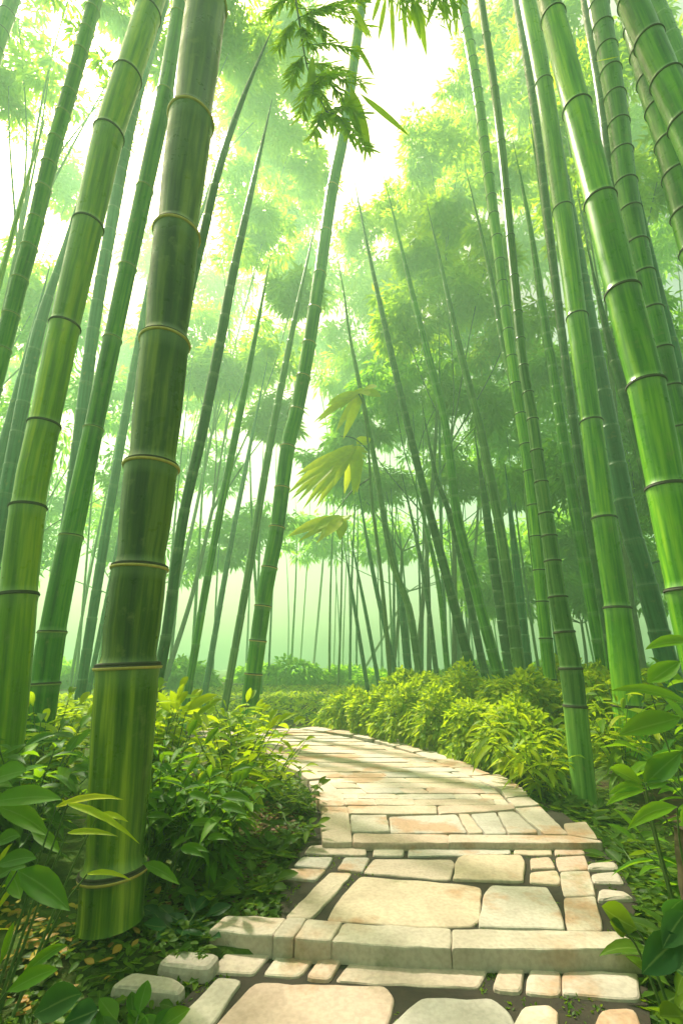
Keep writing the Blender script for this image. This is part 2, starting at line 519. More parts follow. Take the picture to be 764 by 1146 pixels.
for i in range(len(rows) - 1):
    y1, y0 = rows[i] - .5, rows[i + 1] + .3
    xl1, xl0 = np.interp(y1, *LX), np.interp(y0, *LX)
    xr1, xr0 = np.interp(y1, *RX), np.interp(y0, *RX)
    n = rr.choice([2, 3, 3, 4])
    cuts = sorted([0, 1] + [min(.92, max(.08, (k + rr.uniform(.2, .8)) / n)) for k in range(n)])
    cuts = [c for j, c in enumerate(cuts) if j == 0 or c - cuts[j - 1] > .06 or c == 1]
    for a, b in zip(cuts[:-1], cuts[1:]):
        g = .004 if a > 0 else 0
        sh = rr.uniform(-.012, .012)
        ZONE_C.append([(xl1 + (xr1 - xl1) * (a + g), y1), (xl0 + (xr0 - xl0) * (a + g + sh * (a > 0)), y0), (xl0 + (xr0 - xl0) * (b + sh * (b < 1)), y0), (xl1 + (xr1 - xl1) * b, y1)])
# right border course
bord = [(524, 868), (505, 859), (485, 850), (462, 841), (440, 834), (416, 827), (392, 822), (362, 818), (332, 814.5)]
for (x1, y1), (x0, y0) in zip(bord[:-1], bord[1:]):
    ZONE_C.append([(x1, y1), (x0 + 3, y0 + 1), (x0 + 20, y0 - 1.5), (x1 + 24, y1 - 2.5)])
# left border course
bl = [(350, 861), (334, 853), (314, 843), (296, 835), (270, 828), (240, 821)]
for (x1, y1), (x0, y0) in zip(bl[:-1], bl[1:]):
    ZONE_C.append([(x1 - 16, y1 + 1.5), (x0 - 16, y0 + 2), (x0 - 3, y0), (x1 - 3, y1 - .5)])

path_poly_px = [(255, 1036), (262, 1024), (316, 1026), (312, 982), (336, 950), (355, 905), (343, 875), (330, 866), (300, 848), (270, 838), (225, 826), (180, 818),
                (190, 814), (300, 813), (352, 815.5), (410, 822), (480, 841), (530, 856), (570, 866), (600, 884), (640, 917), (676, 940), (713, 1008), (698, 1048),
                (500, 1048), (370, 1044), (300, 1040)]
PATH = [on_ground(x, y, 0)[:2] for x, y in path_poly_px]
PATH_A = [on_ground(x, y, ZA)[:2] for x, y in [(100, 1230), (232, 1088), (235, 1050), (300, 1052), (500, 1062), (722, 1066), (724, 1120), (740, 1230)]]

mb = MB()
for i, p in enumerate(ZONE_A): stone(mb, G(p, ZA), ZA, .05, .007, .022, i + 1)
for i, p in enumerate(ZONE_B): stone(mb, G(p, ZB), ZB, .06, .006, .018, i + 40)
for i, p in enumerate(ZONE_C): stone(mb, G(p, ZC), ZC, .08, .006, .014, i + 90)
tag(mb.build('path', M['stone'], smooth=False), 'irregular cream flagstone path curving away to the left through the bamboo', 'path', kind='structure')
mb = MB()
for i, p in enumerate(STEP): stone(mb, G(p, ZB), ZB + .004, .13, .006, .012, i + 400)
tag(mb.build('stone_step', M['stone_step'], smooth=False), 'low grey and cream kerb step crossing the path', 'step', kind='structure')


def sheet(name, poly, z, mat, label):
    import bmesh
    me = bpy.data.meshes.new(name)
    bm = bmesh.new()
    vs = [bm.verts.new((p[0], p[1], z)) for p in poly]
    f = bm.faces.new(vs)
    bmesh.ops.triangulate(bm, faces=[f])
    bmesh.ops.recalc_face_normals(bm, faces=bm.faces)
    bm.to_mesh(me); bm.free()
    me.materials.append(mat)
    o = bpy.data.objects.new(name, me); COL.objects.link(o)
    return tag(o, label, 'ground', kind='structure')


sheet('path_bed', PATH, -.009, M['soil_joint'], 'dark earth in the joints of the flagstone path')
sheet('lower_path_bed', PATH_A, -.069, M['soil_joint'], 'dark earth between the stones below the step')

# ------------------------------------------------------------------ ground
def axis(lo, hi, n, c=0, k=5.0):
    u = np.linspace(-1, 1, n)
    s = np.sinh(u * k) / math.sinh(k)
    return c + np.where(s < 0, -s * (lo - c), s * (hi - c))


def hnoise(x, y):
    return (math.sin(x * 2.3 + 1.1) * math.cos(y * 1.9 + .4) * .5 + math.sin(x * 5.1 + y * 3.7) * .25 + math.sin(x * 11.3 - y * 9.1 + 2) * .13)


def ground_z(x, y):
    k = min(1, max(0, (y - (STEP_Y - .12)) / .2))
    k = k * k * (3 - 2 * k)
    base = -.105 + (.105 - .045) * k
    far = math.hypot(x, y)
    on = poly_inside(PATH, x, y) or poly_inside(PATH_A, x, y)
    if on: return -.045 if y > STEP_Y + .09 else -.14
    return base + .012 + .018 * hnoise(x, y) + (.05 * hnoise(x * .2, y * .2) * max(0, far - 8) / 10 if far > 8 else 0)


xs = axis(-58, 58, 190, 0, 5.5); ys = axis(-20, 62, 210, 2.2, 4.5)
V = [(x, y, ground_z(x, y)) for y in ys for x in xs]
nx = len(xs)
fs = [(j * nx + i, j * nx + i + 1, (j + 1) * nx + i + 1, (j + 1) * nx + i) for j in range(len(ys) - 1) for i in range(nx - 1)]
mb = MB(); mb.add(V, fs)
tag(mb.build('ground', M['ground']), 'dark earth and moss of the bamboo forest floor', 'ground', kind='structure')

# loose flat stones beside the path
LOOSE = [
    ([(125, 1101), (146, 1087), (195, 1092), (207, 1101), (200, 1110)], ZA + .02, 'pinkish loose flat stone nearest the yellow fallen leaves'),
    ([(177, 1077), (195, 1062), (246, 1068), (233, 1084)], ZA + .02, 'pinkish loose flat stone just below the left end of the step'),
    ([(657, 972), (658, 966), (688, 964), (691, 972)], ZB + .005, 'thin pink stone strip by the right edge course of the path, farthest of three'),
    ([(663, 986), (661, 976), (691, 975), (697, 987)], ZB + .005, 'greyish flat stone by the right edge course, middle one of three'),
    ([(668, 1007), (671, 994), (699, 998), (708, 1005)], ZB + .005, 'triangular chipped pink stone by the right edge course, nearest of three'),
]
for i, (p, z, lab) in enumerate(LOOSE):
    mb = MB(); w = G(p, z); q = np.mean(w, axis=0); z = max(z, ground_z(q[0], q[1]) + .018); w = G(p, z)
    stone(mb, w, z, .075, .014, .03, 700 + i)
    tag(mb.build('loose_stone', M['stone_loose'], smooth=False, loc=np.mean(w, axis=0) - [0, 0, .05]), lab, 'stone', 'loose flat stones beside the path')

# ------------------------------------------------------------------ bamboo culms
def culm(label, pts, ws, Y=None, nodes=None, internode=.35, mat='culm_green', ring=None, tip=False, sides=20, ext=5.0, group='bamboo culms standing beside the path', waist=.05, foliage=None):
    """pts: image points base->top on the stalk's axis, standing in the upright plane at distance Y; ws: [(image y, width)]"""
    if Y is None:
        Y = on_ground(*pts[0])[1]
    P3 = [on_plane(x, y, Y) for x, y in pts]
    if P3[0][2] > .02:
        d = P3[0] - P3[1]
        t = (P3[0][2] + .06) / -d[2]
        P3 = [P3[0] + d * t] + P3
    rad_z, rad_r = [], []
    for y, w in sorted(ws, key=lambda q: -q[0]):
        p = on_plane(382, y, Y)
        rad_z.append(p[2]); rad_r.append(w / 2 / F * depth(p))
    if not tip:
        d = P3[-1] - P3[-2]; d /= np.linalg.norm(d)
        P3.append(P3[-1] + d * ext)
    line = smooth_line(P3, 8)
    sl = np.concatenate([[0], np.cumsum(np.linalg.norm(np.diff(line, axis=0), axis=1))])
    total = sl[-1]

    def at(s): return np.array([np.interp(s, sl, line[:, k]) for k in range(3)])

    def rad(s):
        z = at(s)[2]
        r = np.interp(z, rad_z, rad_r)
        if tip:
            q = s / total
            r *= (1 if q < .55 else max(.06, 1 - ((q - .55) / .45) ** 1.5 * .94))
        elif s > total - ext:
            r *= 1 - .75 * (s - total + ext) / ext
        return r
    if nodes:
        zs = [on_plane(382, y, Y)[2] for y in nodes]
        ns = [float(np.interp(z, line[:, 2], sl)) for z in zs]
        s = ns[-1]
        step = np.mean(np.diff(ns[-3:]))
        while s + step < total - .2:
            s += step; ns.append(s)
    else:
        ns, s = [], internode * .6
        k = 0
        while s < total - .15:
            ns.append(s); s += internode * random.uniform(.88, 1.12)
    stops = []
    segs = [0] + ns + [total]
    for i in range(len(segs) - 1):
        a, b = segs[i], segs[i + 1]; l = b - a
        sr = random.random() * .9 if i > (1 if sides == 40 else 0) else 1.0
        rr0 = rad(a)
        e = min(.10 * l, rr0 * .5)
        prof = [(a + e * .12, 1.035, .0), (a + e * .35, 1 - waist * .6, .02), (a + e, 1 - waist, .06), (a + l * .35, 1 - waist * .35, .35), (a + l * .7, 1.0, .7), (b - e, 1.0, .94), (b - e * .3, 1.035, .985), (b - e * .05, 1.055, 1.0)]
        if i == 0: prof = [(0, 1.03, .06), (l * .06, 1.0, .08), (l * .2, .985, .2)] + prof[4:]
        for s, k, t in prof: stops.append((s, k, t, sr))
    V, fs, uv, st, sg = [], [], [], [], []
    X = np.array([1.0, 0, 0]); 
    frames = []
    for s, k, t, sr in stops:
        p = at(s); q = at(min(total, s + .02)) - at(max(0, s - .02)); q /= np.linalg.norm(q)
        a = X - q * X.dot(q); a /= np.linalg.norm(a); b = np.cross(q, a)
        r = rad(s) * k
        for j in range(sides + 1):
            th = 2 * math.pi * j / sides + math.pi / 2
            V.append(p + r * (math.cos(th) * a + math.sin(th) * b)); uv.append((j / sides, s)); st.append(t); sg.append(sr)
    n1 = sides + 1
    for i in range(len(stops) - 1):
        for j in range(sides): fs.append((i * n1 + j, i * n1 + j + 1, (i + 1) * n1 + j + 1, (i + 1) * n1 + j))
    base = line[0].copy()
    m = MB(); m.add(V, fs, 0, uv, {'seg_t': st, 'seg_r': sg})
    if ring is None and foliage is None:
        # thin stalk: scars stay in the stalk's own surface
        return tag(m.build('bamboo_culm', M[mat], loc=base), label, 'bamboo', group)
    root = empty('bamboo_culm', base, label, 'bamboo', group)
    m.build('stalk', M[mat], root)
    if ring:
        top_vis = 0
        for s in ns:
            p = at(s)
            q = at(min(total, s + .02)) - at(max(0, s - .02)); q /= np.linalg.norm(q)
            a = X - q * X.dot(q); a /= np.linalg.norm(a); b = np.cross(q, a)
            r = rad(s)
            h = r * .085
            prof = [(-1.6, 1.0, 0), (-1.5, 1.085, 0), (-.5, 1.11, 0), (-.25, 1.07, 1), (.35, 1.06, 1), (.55, 1.075, 1), (1.2, .98, 1)]
            rv, rf, mats_ = [], [], []
            for dz, k, mi in prof:
                for j in range(sides):
                    th = 2 * math.pi * j / sides + math.pi / 2
                    rv.append(p + q * dz * h + r * k * (math.cos(th) * a + math.sin(th) * b))
            rm = MB()
            k = len(prof)
            vv = np.array(rv)
            for mi in (0, 1):
                f = [(i * sides + j, i * sides + (j + 1) % sides, (i + 1) * sides + (j + 1) % sides, (i + 1) * sides + j) for i in range(k - 1) for j in range(sides) if prof[i + 1][2] == mi]
                if mi == 0: rm.add(vv, f, 0)
                else:
                    for ff in f: rm.f.append(ff); rm.m.append(1)
            rm.build('node_ring', [M[ring], M['ring_dark']], root)
    root['_Y'] = Y
    return root


GM = 'bamboo culms standing beside the path'
main = culm('thickest olive green bamboo culm with gold node rings, in front left of the path',
            [(124, 1032), (133, 900), (144, 745), (157, 635), (170, 522), (185, 383), (198, 262), (214, 135), (231, 5)],
            [(1046, 68), (745, 65), (635, 56), (522, 55), (383, 50), (262, 47), (135, 46), (5, 42)],
            nodes=[972, 745, 635, 522, 383, 262, 135, 5], mat='culm_olive', ring='ring_gold', sides=40, waist=.12)
C = 'culm'
culm('yellow green bamboo culm at the left with widely spaced dark nodes',
     [(10, 770), (32, 567), (50, 475), (73, 365), (99, 252), (122, 150), (143, 85), (168, 8)], [(770, 42), (475, 31), (365, 30), (150, 30), (8, 26)],
     Y=2.9, nodes=[870, 665, 567, 475, 365, 252, 150, 85, 15], mat='culm_yellow', ring='ring_dark', sides=28)
culm('mid green bamboo culm standing directly left of the thick olive culm',
     [(47, 790), (59, 707), (80, 600), (105, 480), (126, 380), (143, 300), (162, 212), (185, 105), (203, 0)], [(790, 31), (600, 24), (480, 20), (300, 18), (0, 17)],
     Y=3.6, nodes=[850, 765, 707, 600, 480, 380, 300, 212, 105, 20], mat='culm_green', ring='ring_green', sides=24)
culm('dark green bamboo culm crossing the left frame edge at mid height',
     [(-40, 560), (0, 405), (21, 320), (35, 270), (59, 170), (82, 90), (107, 0)], [(405, 17), (170, 15), (0, 14)],
     Y=3.9, internode=.42, mat='culm_green', ring='ring_green', sides=20)
culm('short visible piece of dark bamboo in the top left corner', [(-60, 260), (-20, 110), (0, 40), (14, 0)], [(40, 15), (0, 14)], Y=4.2, internode=.45, mat='culm_green', ring='ring_dark', sides=18)
culm('very thin yellow green bamboo stalk at the left edge under the canopy', [(-40, 470), (0, 315), (30, 205), (60, 100)], [(300, 6), (100, 4)], Y=5.5, tip=True, mat='culm_yellow', sides=10)
culm('blue green bamboo culm between the yellow green culm and the mid green culm', [(58, 720), (82, 550), (103, 380), (125, 250), (150, 120), (178, 20)], [(700, 17), (380, 13), (20, 12)], Y=6.2, internode=.5, mat='culm_haze_teal', sides=16)
culm('blue green bamboo culm left of the yellow green culm', [(-30, 760), (0, 590), (40, 385), (70, 285), (100, 185)], [(580, 15), (380, 13), (185, 6)], Y=6.0, tip=True, internode=.5, mat='culm_haze_teal', sides=16)
culm('hazy teal bamboo culm at the left edge behind the dark green crossing culm', [(-30, 640), (10, 480), (35, 380), (58, 290)], [(500, 12), (290, 6)], Y=7.0, tip=True, internode=.5, mat='culm_haze_teal', sides=14)
culm('hazy stalk showing just left of the thick olive culm at mid height', [(88, 790), (118, 600), (140, 470), (165, 330), (190, 200)], [(700, 11), (200, 7)], Y=8.5, tip=True, internode=.5, mat='culm_haze_teal', sides=14)
culm('dark bamboo stalk with a bare pointed tip leaning out from behind the thick olive culm', [(185, 500), (210, 340), (228, 262), (245, 190), (270, 115), (307, 27)], [(300, 10), (115, 10), (27, 9)], Y=4.5, tip=True, internode=.6, mat='culm_dark', sides=16)
culm('slim dark green bamboo with pointed tip right of the thick olive culm', [(180, 745), (188, 700), (205, 580), (225, 490), (245, 390), (260, 310), (280, 220), (305, 110)], [(700, 12), (390, 11), (110, 9)], Y=5.6, tip=True, internode=.5, mat='culm_dark', sides=16)
culm('slim green bamboo, third pointed stalk right of the thick olive culm', [(212, 765), (230, 660), (245, 580), (265, 480), (285, 380), (303, 285)], [(765, 9), (480, 8), (285, 7)], Y=7.0, tip=True, internode=.5, mat='culm_green', sides=14)
culm('pale edged slim bamboo immediately left of the leaning jointed culm', [(256, 765), (280, 630), (300, 510), (325, 380), (354, 245)], [(765, 9), (380, 8), (245, 6)], Y=8.0, tip=True, internode=.5, mat='culm_grey', sides=14)
centre = culm('leaning bamboo culm with close yellow node rings at the left path edge',
     [(274, 832), (287, 730), (297, 660), (310, 590), (322, 500), (332, 460), (345, 390), (358, 305), (372, 210), (386, 140), (405, 0)],
     [(832, 20), (590, 17), (390, 15), (140, 12), (0, 11)], nodes=[790, 754, 717, 678, 635, 590, 546, 500, 459, 422, 385, 346, 307, 260, 210, 150, 90, 30], mat='culm_green', ring='ring_gold', sides=20)
# right hand stand
culm('thin pale bamboo with pointed tip, first to the right of the yellow leaf sprays', [(467, 740), (457, 680), (437, 620), (417, 505), (392, 380), (385, 330), (375, 275)], [(740, 9), (505, 6), (275, 4)], Y=9.5, tip=True, mat='culm_grey', sides=12)
culm('slim dark bamboo with pointed tip, second right of the yellow leaf sprays', [(527, 750), (502, 655), (477, 560), (457, 480), (434, 380), (412, 280), (395, 195)], [(750, 12), (480, 8), (195, 5)], Y=8.6, tip=True, mat='culm_dark', sides=14)
culm('slim bamboo with pointed tip, third right of the yellow leaf sprays', [(552, 735), (532, 660), (512, 580), (497, 470), (474, 380), (452, 290), (428, 192)], [(735, 13), (470, 9), (192, 5)], Y=8.2, tip=True, mat='culm_green', sides=14)
culm('slim blue green bamboo with pointed tip, fourth right of the yellow leaf sprays', [(577, 722), (569, 660), (557, 580), (537, 480), (514, 390), (494, 300), (476, 222)], [(722, 14), (480, 9), (222, 6)], Y=7.8, tip=True, mat='culm_grey', sides=14)
culm('dark blue bamboo standing in haze behind the pointed right stalks', [(567, 728), (555, 650), (542, 560), (530, 480)], [(728, 13), (560, 10), (480, 6)], Y=10.5, tip=True, mat='culm_dark', sides=12)
culm('hazy teal bamboo with low pointed tip among the right stalks', [(588, 728), (576, 620), (564, 515)], [(728, 11), (515, 6)], Y=10, tip=True, mat='culm_haze_teal', sides=12)
culm('short dark thin stalk beginning beside the third pointed bamboo', [(537, 730), (507, 590), (487, 530), (471, 447)], [(730, 9), (447, 5)], Y=10.2, tip=True, mat='culm_dark', sides=12)
culm('green bamboo with a dark right side, leaving the frame at the top centre right', [(612, 730), (602, 630), (592, 530), (572, 400), (557, 280), (544, 180), (532, 90), (516, 0)], [(730, 14), (400, 11), (0, 11)], Y=6.6, internode=.5, mat='culm_bright', ring='ring_dark', sides=16)
culm('grey green jointed bamboo rooted at the right path edge, with closely spaced dark nodes',
     [(654, 897), (643, 790), (637, 740), (624, 670), (614, 600), (602, 520), (594, 460), (584, 400), (572, 280), (557, 130), (538, 0)],
     [(897, 26), (756, 24), (600, 16), (400, 10), (0, 8)], nodes=[790, 748, 707, 668, 628, 600, 575, 540, 505, 470, 440, 410, 380, 350, 310, 265, 215, 160, 100, 40], mat='culm_grey', ring='ring_dark', sides=22)
culm('pale thin bamboo with pointed tip left of the grey green jointed culm', [(612, 735), (594, 590), (584, 480), (564, 390), (547, 300), (520, 185)], [(735, 10), (390, 8), (185, 5)], Y=7.2, tip=True, mat='culm_grey', sides=14)
culm('grey green bamboo with pointed tip between the jointed culm and the bright straight culm', [(672, 730), (652, 620), (632, 505), (617, 405), (612, 380), (592, 250), (572, 150)], [(730, 15), (405, 10), (150, 6)], Y=6.4, tip=True, mat='culm_green', sides=16)
culm('bright green bamboo culm with long smooth internodes, rooted behind the right fern',
     [(706, 815), (690, 680), (675, 580), (661, 472), (645, 355), (629, 235), (608, 95), (590, 0)], [(815, 34), (680, 27), (472, 22), (235, 20), (0, 17)],
     Y=4.7, nodes=[790, 680, 580, 472, 355, 235, 95], mat='culm_bright', ring='ring_dark', sides=26)
culm('thick glossy bright green bamboo culm running from the right frame edge up to the top',
     [(800, 800), (775, 690), (745, 545), (722, 430), (712, 390), (696, 327), (671, 225), (645, 122), (616, 10)], [(545, 39), (327, 34), (122, 28), (10, 24)],
     Y=2.9, nodes=[780, 660, 545, 430, 327, 225, 122, 20], mat='culm_bright', ring='ring_dark', sides=32)
culm('green bamboo passing behind the thick glossy right culm near the top', [(790, 640), (764, 500), (740, 395), (722, 320), (702, 222), (690, 128), (680, 65), (668, 0)], [(500, 22), (222, 22), (0, 20)], Y=4.2, internode=.5, mat='culm_green', ring='ring_dark', sides=22)
culm('narrow dark bamboo left of the culm that passes behind the glossy one', [(740, 560), (712, 400), (690, 260), (672, 110), (654, 0)], [(400, 11), (110, 10), (0, 9)], Y=5.4, internode=.55, mat='culm_dark', sides=14)
culm('dark bamboo with a bright yellow edge in the top right corner', [(850, 330), (790, 195), (747, 95), (708, 5)], [(95, 30), (5, 27)], Y=2.7, internode=.55, mat='culm_green', ring='ring_dark', sides=26)
culm('second dark bamboo under the top right corner one, yellow along its left edge', [(820, 420), (775, 270), (747, 155), (728, 95), (705, 10)], [(155, 27), (10, 22)], Y=3.5, internode=.5, mat='culm_green', ring='ring_dark', sides=24)
culm('bamboo just entering the frame at the extreme top right', [(840, 280), (790, 150), (755, 60), (731, 0)], [(60, 20), (0, 18)], Y=4.6, internode=.5, mat='culm_green', sides=18)
culm('dark teal bamboo between the two culms at the right frame edge', [(800, 560), (764, 440), (752, 390), (735, 315), (714, 212)], [(390, 14), (212, 9)], Y=5.4, tip=True, internode=.5, mat='culm_haze_teal', sides=16)
culm('hazy grey teal bamboo right of the bright straight culm', [(744, 735), (722, 650), (702, 580), (682, 480), (662, 380), (640, 260), (620, 160)], [(735, 22), (380, 17), (160, 14)], Y=6.6, internode=.6, mat='culm_haze_teal', sides=18)
culm('shaded dark green bamboo behind the thick glossy right culm', [(764, 690), (740, 590), (710, 480), (683, 390), (655, 270)], [(690, 16), (390, 12), (270, 8)], Y=5.2, tip=True, internode=.5, mat='culm_dark', sides=16)
culm('thin dark stalk left of the grey green jointed culm base', [(684, 755), (668, 640), (650, 520), (632, 400), (610, 250), (590, 120)], [(755, 10), (120, 6)], Y=6.0, tip=True, mat='culm_green', sides=12)
culm('dark narrow bamboo behind the left edge of the bright straight culm', [(668, 640), (642, 480), (613, 250), (596, 110), (578, 0)], [(480, 9), (0, 9)], Y=5.8, internode=.5, mat='culm_dark', sides=14)
culm('jointed bamboo standing at the right frame edge under the glossy culm', [(800, 600), (764, 480), (748, 400), (735, 350)], [(480, 15), (350, 12)], Y=6.2, tip=True, internode=.3, mat='culm_bright', sides=16)
for i, (b, m_, t, w, Yb, mt, lab) in enumerate([
        ((437, 730), (417, 640), (398, 530), 6, 12, 'culm_haze_teal', 'thin teal stalk rising behind the middle yellow leaf spray'),
        ((487, 745), (473, 640), (446, 515), 6, 12.5, 'culm_dark', 'thin dark stalk between the first and second pointed bamboos'),
        ((500, 745), (488, 640), (458, 520), 7, 11.5, 'culm_green', 'thin green stalk close left of the second pointed bamboo'),
        ((407, 745), (395, 670), (383, 600), 5, 13, 'culm_haze_teal', 'faint short teal stalk above the far end of the hedge'),
        ((420, 745), (408, 680), (390, 590), 5, 14, 'culm_haze_teal', 'faint slanting teal stalk right of the short one above the hedge'),
        ((455, 735), (447, 660), (436, 590), 9, 11, 'culm_haze_teal', 'broader blue stalk directly behind the first pointed bamboo'),
        ((232, 760), (262, 590), (300, 400), 7, 11, 'culm_haze_teal', 'pale ghostly stalk between the second and third stalks right of the olive culm'),
        ((100, 770), (130, 620), (150, 520), 6, 12, 'culm_haze_teal', 'pale ghostly stalk low in the gap left of the olive culm'),
        ]):
    culm(lab, [b, m_, t], [(b[1], w), (t[1], w * .6)], Y=Yb, tip=True, mat=mt, sides=10, group='thin hazy stalks in the middle distance')

# far stalks, straight copies with a few shapes
protos = []
for k in range(5):
    H = 15.0
    pts = [np.array([.25 * math.sin(k * 1.7 + z * .16) * (z / H), .2 * math.cos(k + z * .2) * (z / H), z - .1]) for z in np.linspace(0, H, 42)]
    m = MB()
    V, fs, uv, st, sg = [], [], [], [], []
    sides = 9; n1 = sides + 1
    for i, p in enumerate(pts):
        r = .058 * (1 - (i / 41) ** 1.6 * .93)
        for dz, kk, t in ((-.06, 1.0, .9), (-.01, 1.09, 1.0), (.03, .96, .02)):
            for j in range(n1):
                th = 2 * math.pi * j / sides
                V.append(p + [r * kk * math.cos(th), r * kk * math.sin(th), dz]); uv.append((j / sides, p[2] + dz)); st.append(t); sg.append((i * 37 % 11) / 11)
    R = len(pts) * 3
    for i in range(R - 1):
        for j in range(sides): fs.append((i * n1 + j, i * n1 + j + 1, (i + 1) * n1 + j + 1, (i + 1) * n1 + j))
    m.add(V, fs, 0, uv, {'seg_t': st, 'seg_r': sg})
    protos.append((m, ['culm_haze_teal', 'culm_haze_teal', 'culm_green', 'culm_haze_teal', 'culm_grey'][k]))
proto_obj = [None] * 5
FAR = [('hazy bamboo stalk deep in the stand left of the leaning jointed culm', 'far stalks behind the left stand', -17, -1.6, 26),
       ('ghostly bamboo stalk dissolving into the pale haze beyond the far end of the path', 'far stalks beyond the end of the path', -2.4, 5.5, 26),
       ('hazy bamboo stalk deep in the stand behind the right hand culms', 'far stalks behind the right stand', 4.0, 19, 26)]
placed = []
for lab, grp, x0, x1, n in FAR:
    k = 0; tries = 0
    while k < n and tries < 5000:
        tries += 1
        Y = random.uniform(13, 34) if 'beyond' not in grp else random.uniform(18, 38)
        X = random.uniform(x0, x1) * (Y / 20)
        if any((X - a) ** 2 + (Y - b) ** 2 < .55 for a, b in placed): continue
        if abs(X) / Y > .85: continue
        placed.append((X, Y)); k += 1
        q = random.randrange(5)
        if proto_obj[q] is None:
            o = protos[q][0].build('bamboo_culm', M[protos[q][1]], loc=(0, 0, 0)); proto_obj[q] = o
        else:
            o = proto_obj[q].copy(); COL.objects.link(o)
        o.location = (X, Y, 0)
        o.rotation_euler = (random.gauss(0, .03), random.gauss(0, .03), random.uniform(0, 6.28))
        s = random.uniform(.75, 1.25); o.scale = (s, s, random.uniform(.7, 1.1))
        tag(o, lab, 'bamboo', grp)

# ------------------------------------------------------------------ canopy trees
SUN_AZ, SUN_EL = math.radians(-40), math.radians(56)     # azimuth from the view direction, to the right positive
SUN_D = np.array([math.sin(SUN_AZ) * math.cos(SUN_EL), math.cos(SUN_AZ) * math.cos(SUN_EL), math.sin(SUN_EL)])


def sun_gap_share(c):
    """share of leaf clusters left out along the sun direction, so sunlight reaches path and culms"""
    g = c - SUN_D * (c[2] / SUN_D[2])
    if -2.6 < g[0] < 2.4 and .9 < g[1] < 8.3: return .88
    return .75 if -2.6 < g[0] < 4.0 and -3 < g[1] < 8.3 else 0

def tree(label, base, blobs, Y, n=1500, leaf=.30, mat='leaf_canopy', trunk_r=.06, group='leafy trees forming the canopy'):
    B = np.array([base, Y, -.05])
    n = int(n * 1.7); leaf = leaf * 1.15
    cs = [on_plane(x, y, Y + dy) for x, y, r, dy in blobs]
    root = empty('leafy_tree', B, label, 'tree', group)
    m = MB()
    top = np.mean(cs, axis=0)
    zlow = min(c[2] for c in cs)
    fork = np.array([base + (top[0] - base) * .5, Y + .3, zlow * .65])
    tube(m, smooth_line([B, (B + fork) / 2 + [.1, .1, 0], fork]), np.linspace(trunk_r * 1.5, trunk_r, 13), 10)
    for c in cs:
        mid = (fork + c) / 2 + rng.normal(size=3) * .3
        pl = smooth_line([fork - [0, 0, .1], mid, c], 6)
        tube(m, pl, np.linspace(trunk_r * .6, .015, len(pl)), 6)
    m.build('trunk', M['bark'], root)
    m = MB()
    for c, (x, y, r, dy) in zip(cs, blobs):
        nc = 34
        cc = rand_dirs(nc) * (rng.random(nc) ** .45)[:, None] * np.array([r, r, r * .75]) + c
        cr = r * rng.uniform(.18, .42, nc)
        per = max(8, int(n / nc))
        ok = np.array([random.random() >= sun_gap_share(q) for q in cc])  # crown gaps shaped for the light: clusters in the sun's way are dropped
        if not ok.any(): ok[0] = True
        cc, cr = cc[ok], cr[ok]
        P = np.repeat(cc, per, 0); R = np.repeat(cr, per)
        off = rand_dirs(len(P)) * (rng.random(len(P)) ** .5 * R)[:, None]
        off[:, 2] *= .55
        P = P + off
        D = off / (np.linalg.norm(off, axis=1)[:, None] + 1e-6) + rng.normal(size=(len(P), 3)) * .5
        D[:, 2] -= .55
        N = rng.normal(size=(len(P), 3)) * .5 + [0, 0, 1]
        L = leaf * rng.uniform(.6, 1.3, len(P))
        leaves(m, P, D, N, L, L * .27, .2, LEAF_LO)
    m.build('crown', M[mat], root)
    return root


tree('leafy tree whose bright yellow green crown fills the top left corner', -8, [(60, 50, 1.6, 0), (115, 110, 1.5, .5), (20, 10, 1.4, 0), (150, 40, 1.3, .5), (85, -30, 1.6, 0), (10, 90, 1.0, 1)], 9, 1900, .28)
tree('leafy tree with crown of yellow green behind the top of the thick olive culm', -4.2, [(195, 80, 1.1, 0), (260, 50, 1.5, 1), (290, 130, 1.7, 4.5), (268, 215, 1.6, 5), (225, 0, 1.2, 0), (325, 40, 1.5, 5)], 9.5, 1900, .28)
tree('pale leafy tree seen between the olive culm and the leaning jointed culm', -5.5, [(250, 300, 1.8, 0), (290, 390, 1.7, 0), (235, 420, 1.3, .5), (310, 470, 1.1, 0), (330, 330, 1.0, 0)], 15, 1500, .32)
tree('broad leafy tree low behind the left stand', -14, [(60, 380, 1.8, 0), (120, 450, 1.8, 0), (30, 480, 2.0, 0), (150, 540, 1.5, 0)], 17, 1100, .34, 'leaf_far')
tree('pale leafy tree high in the centre beside the bright gap in the canopy', 2.5, [(480, 170, 1.8, 0), (530, 110, 2.0, 0), (560, 200, 1.6, 0), (500, 250, 1.4, 0)], 17, 1300, .36)
tree('leafy tree behind the tips of the pointed right hand stalks', 3.4, [(500, 330, 1.8, 0), (545, 290, 1.6, .6), (450, 360, 1.5, 0), (570, 370, 1.7, 0), (470, 290, .9, 0)], 15, 1500, .32)
tree('rounded dense tree at mid height behind the right stand', 3, [(440, 440, 1.7, 0), (500, 430, 1.8, 0), (560, 450, 1.8, 0), (400, 480, 1.3, 0)], 17, 1500, .34, 'leaf_far')
tree('lowest hazy tree above the hedge beyond the path', 2, [(430, 540, 1.6, 0), (500, 530, 1.7, 0), (570, 540, 1.6, 0), (360, 520, 1.2, 0)], 20, 1300, .36, 'leaf_far')
tree('leafy tree high behind the glossy culm at the top right', 6.5, [(640, 130, 1.6, 0), (700, 60, 1.6, 0), (740, 180, 1.5, 0), (620, 30, 1.4, 0), (660, 230, 1.4, 0)], 11, 1500, .28)
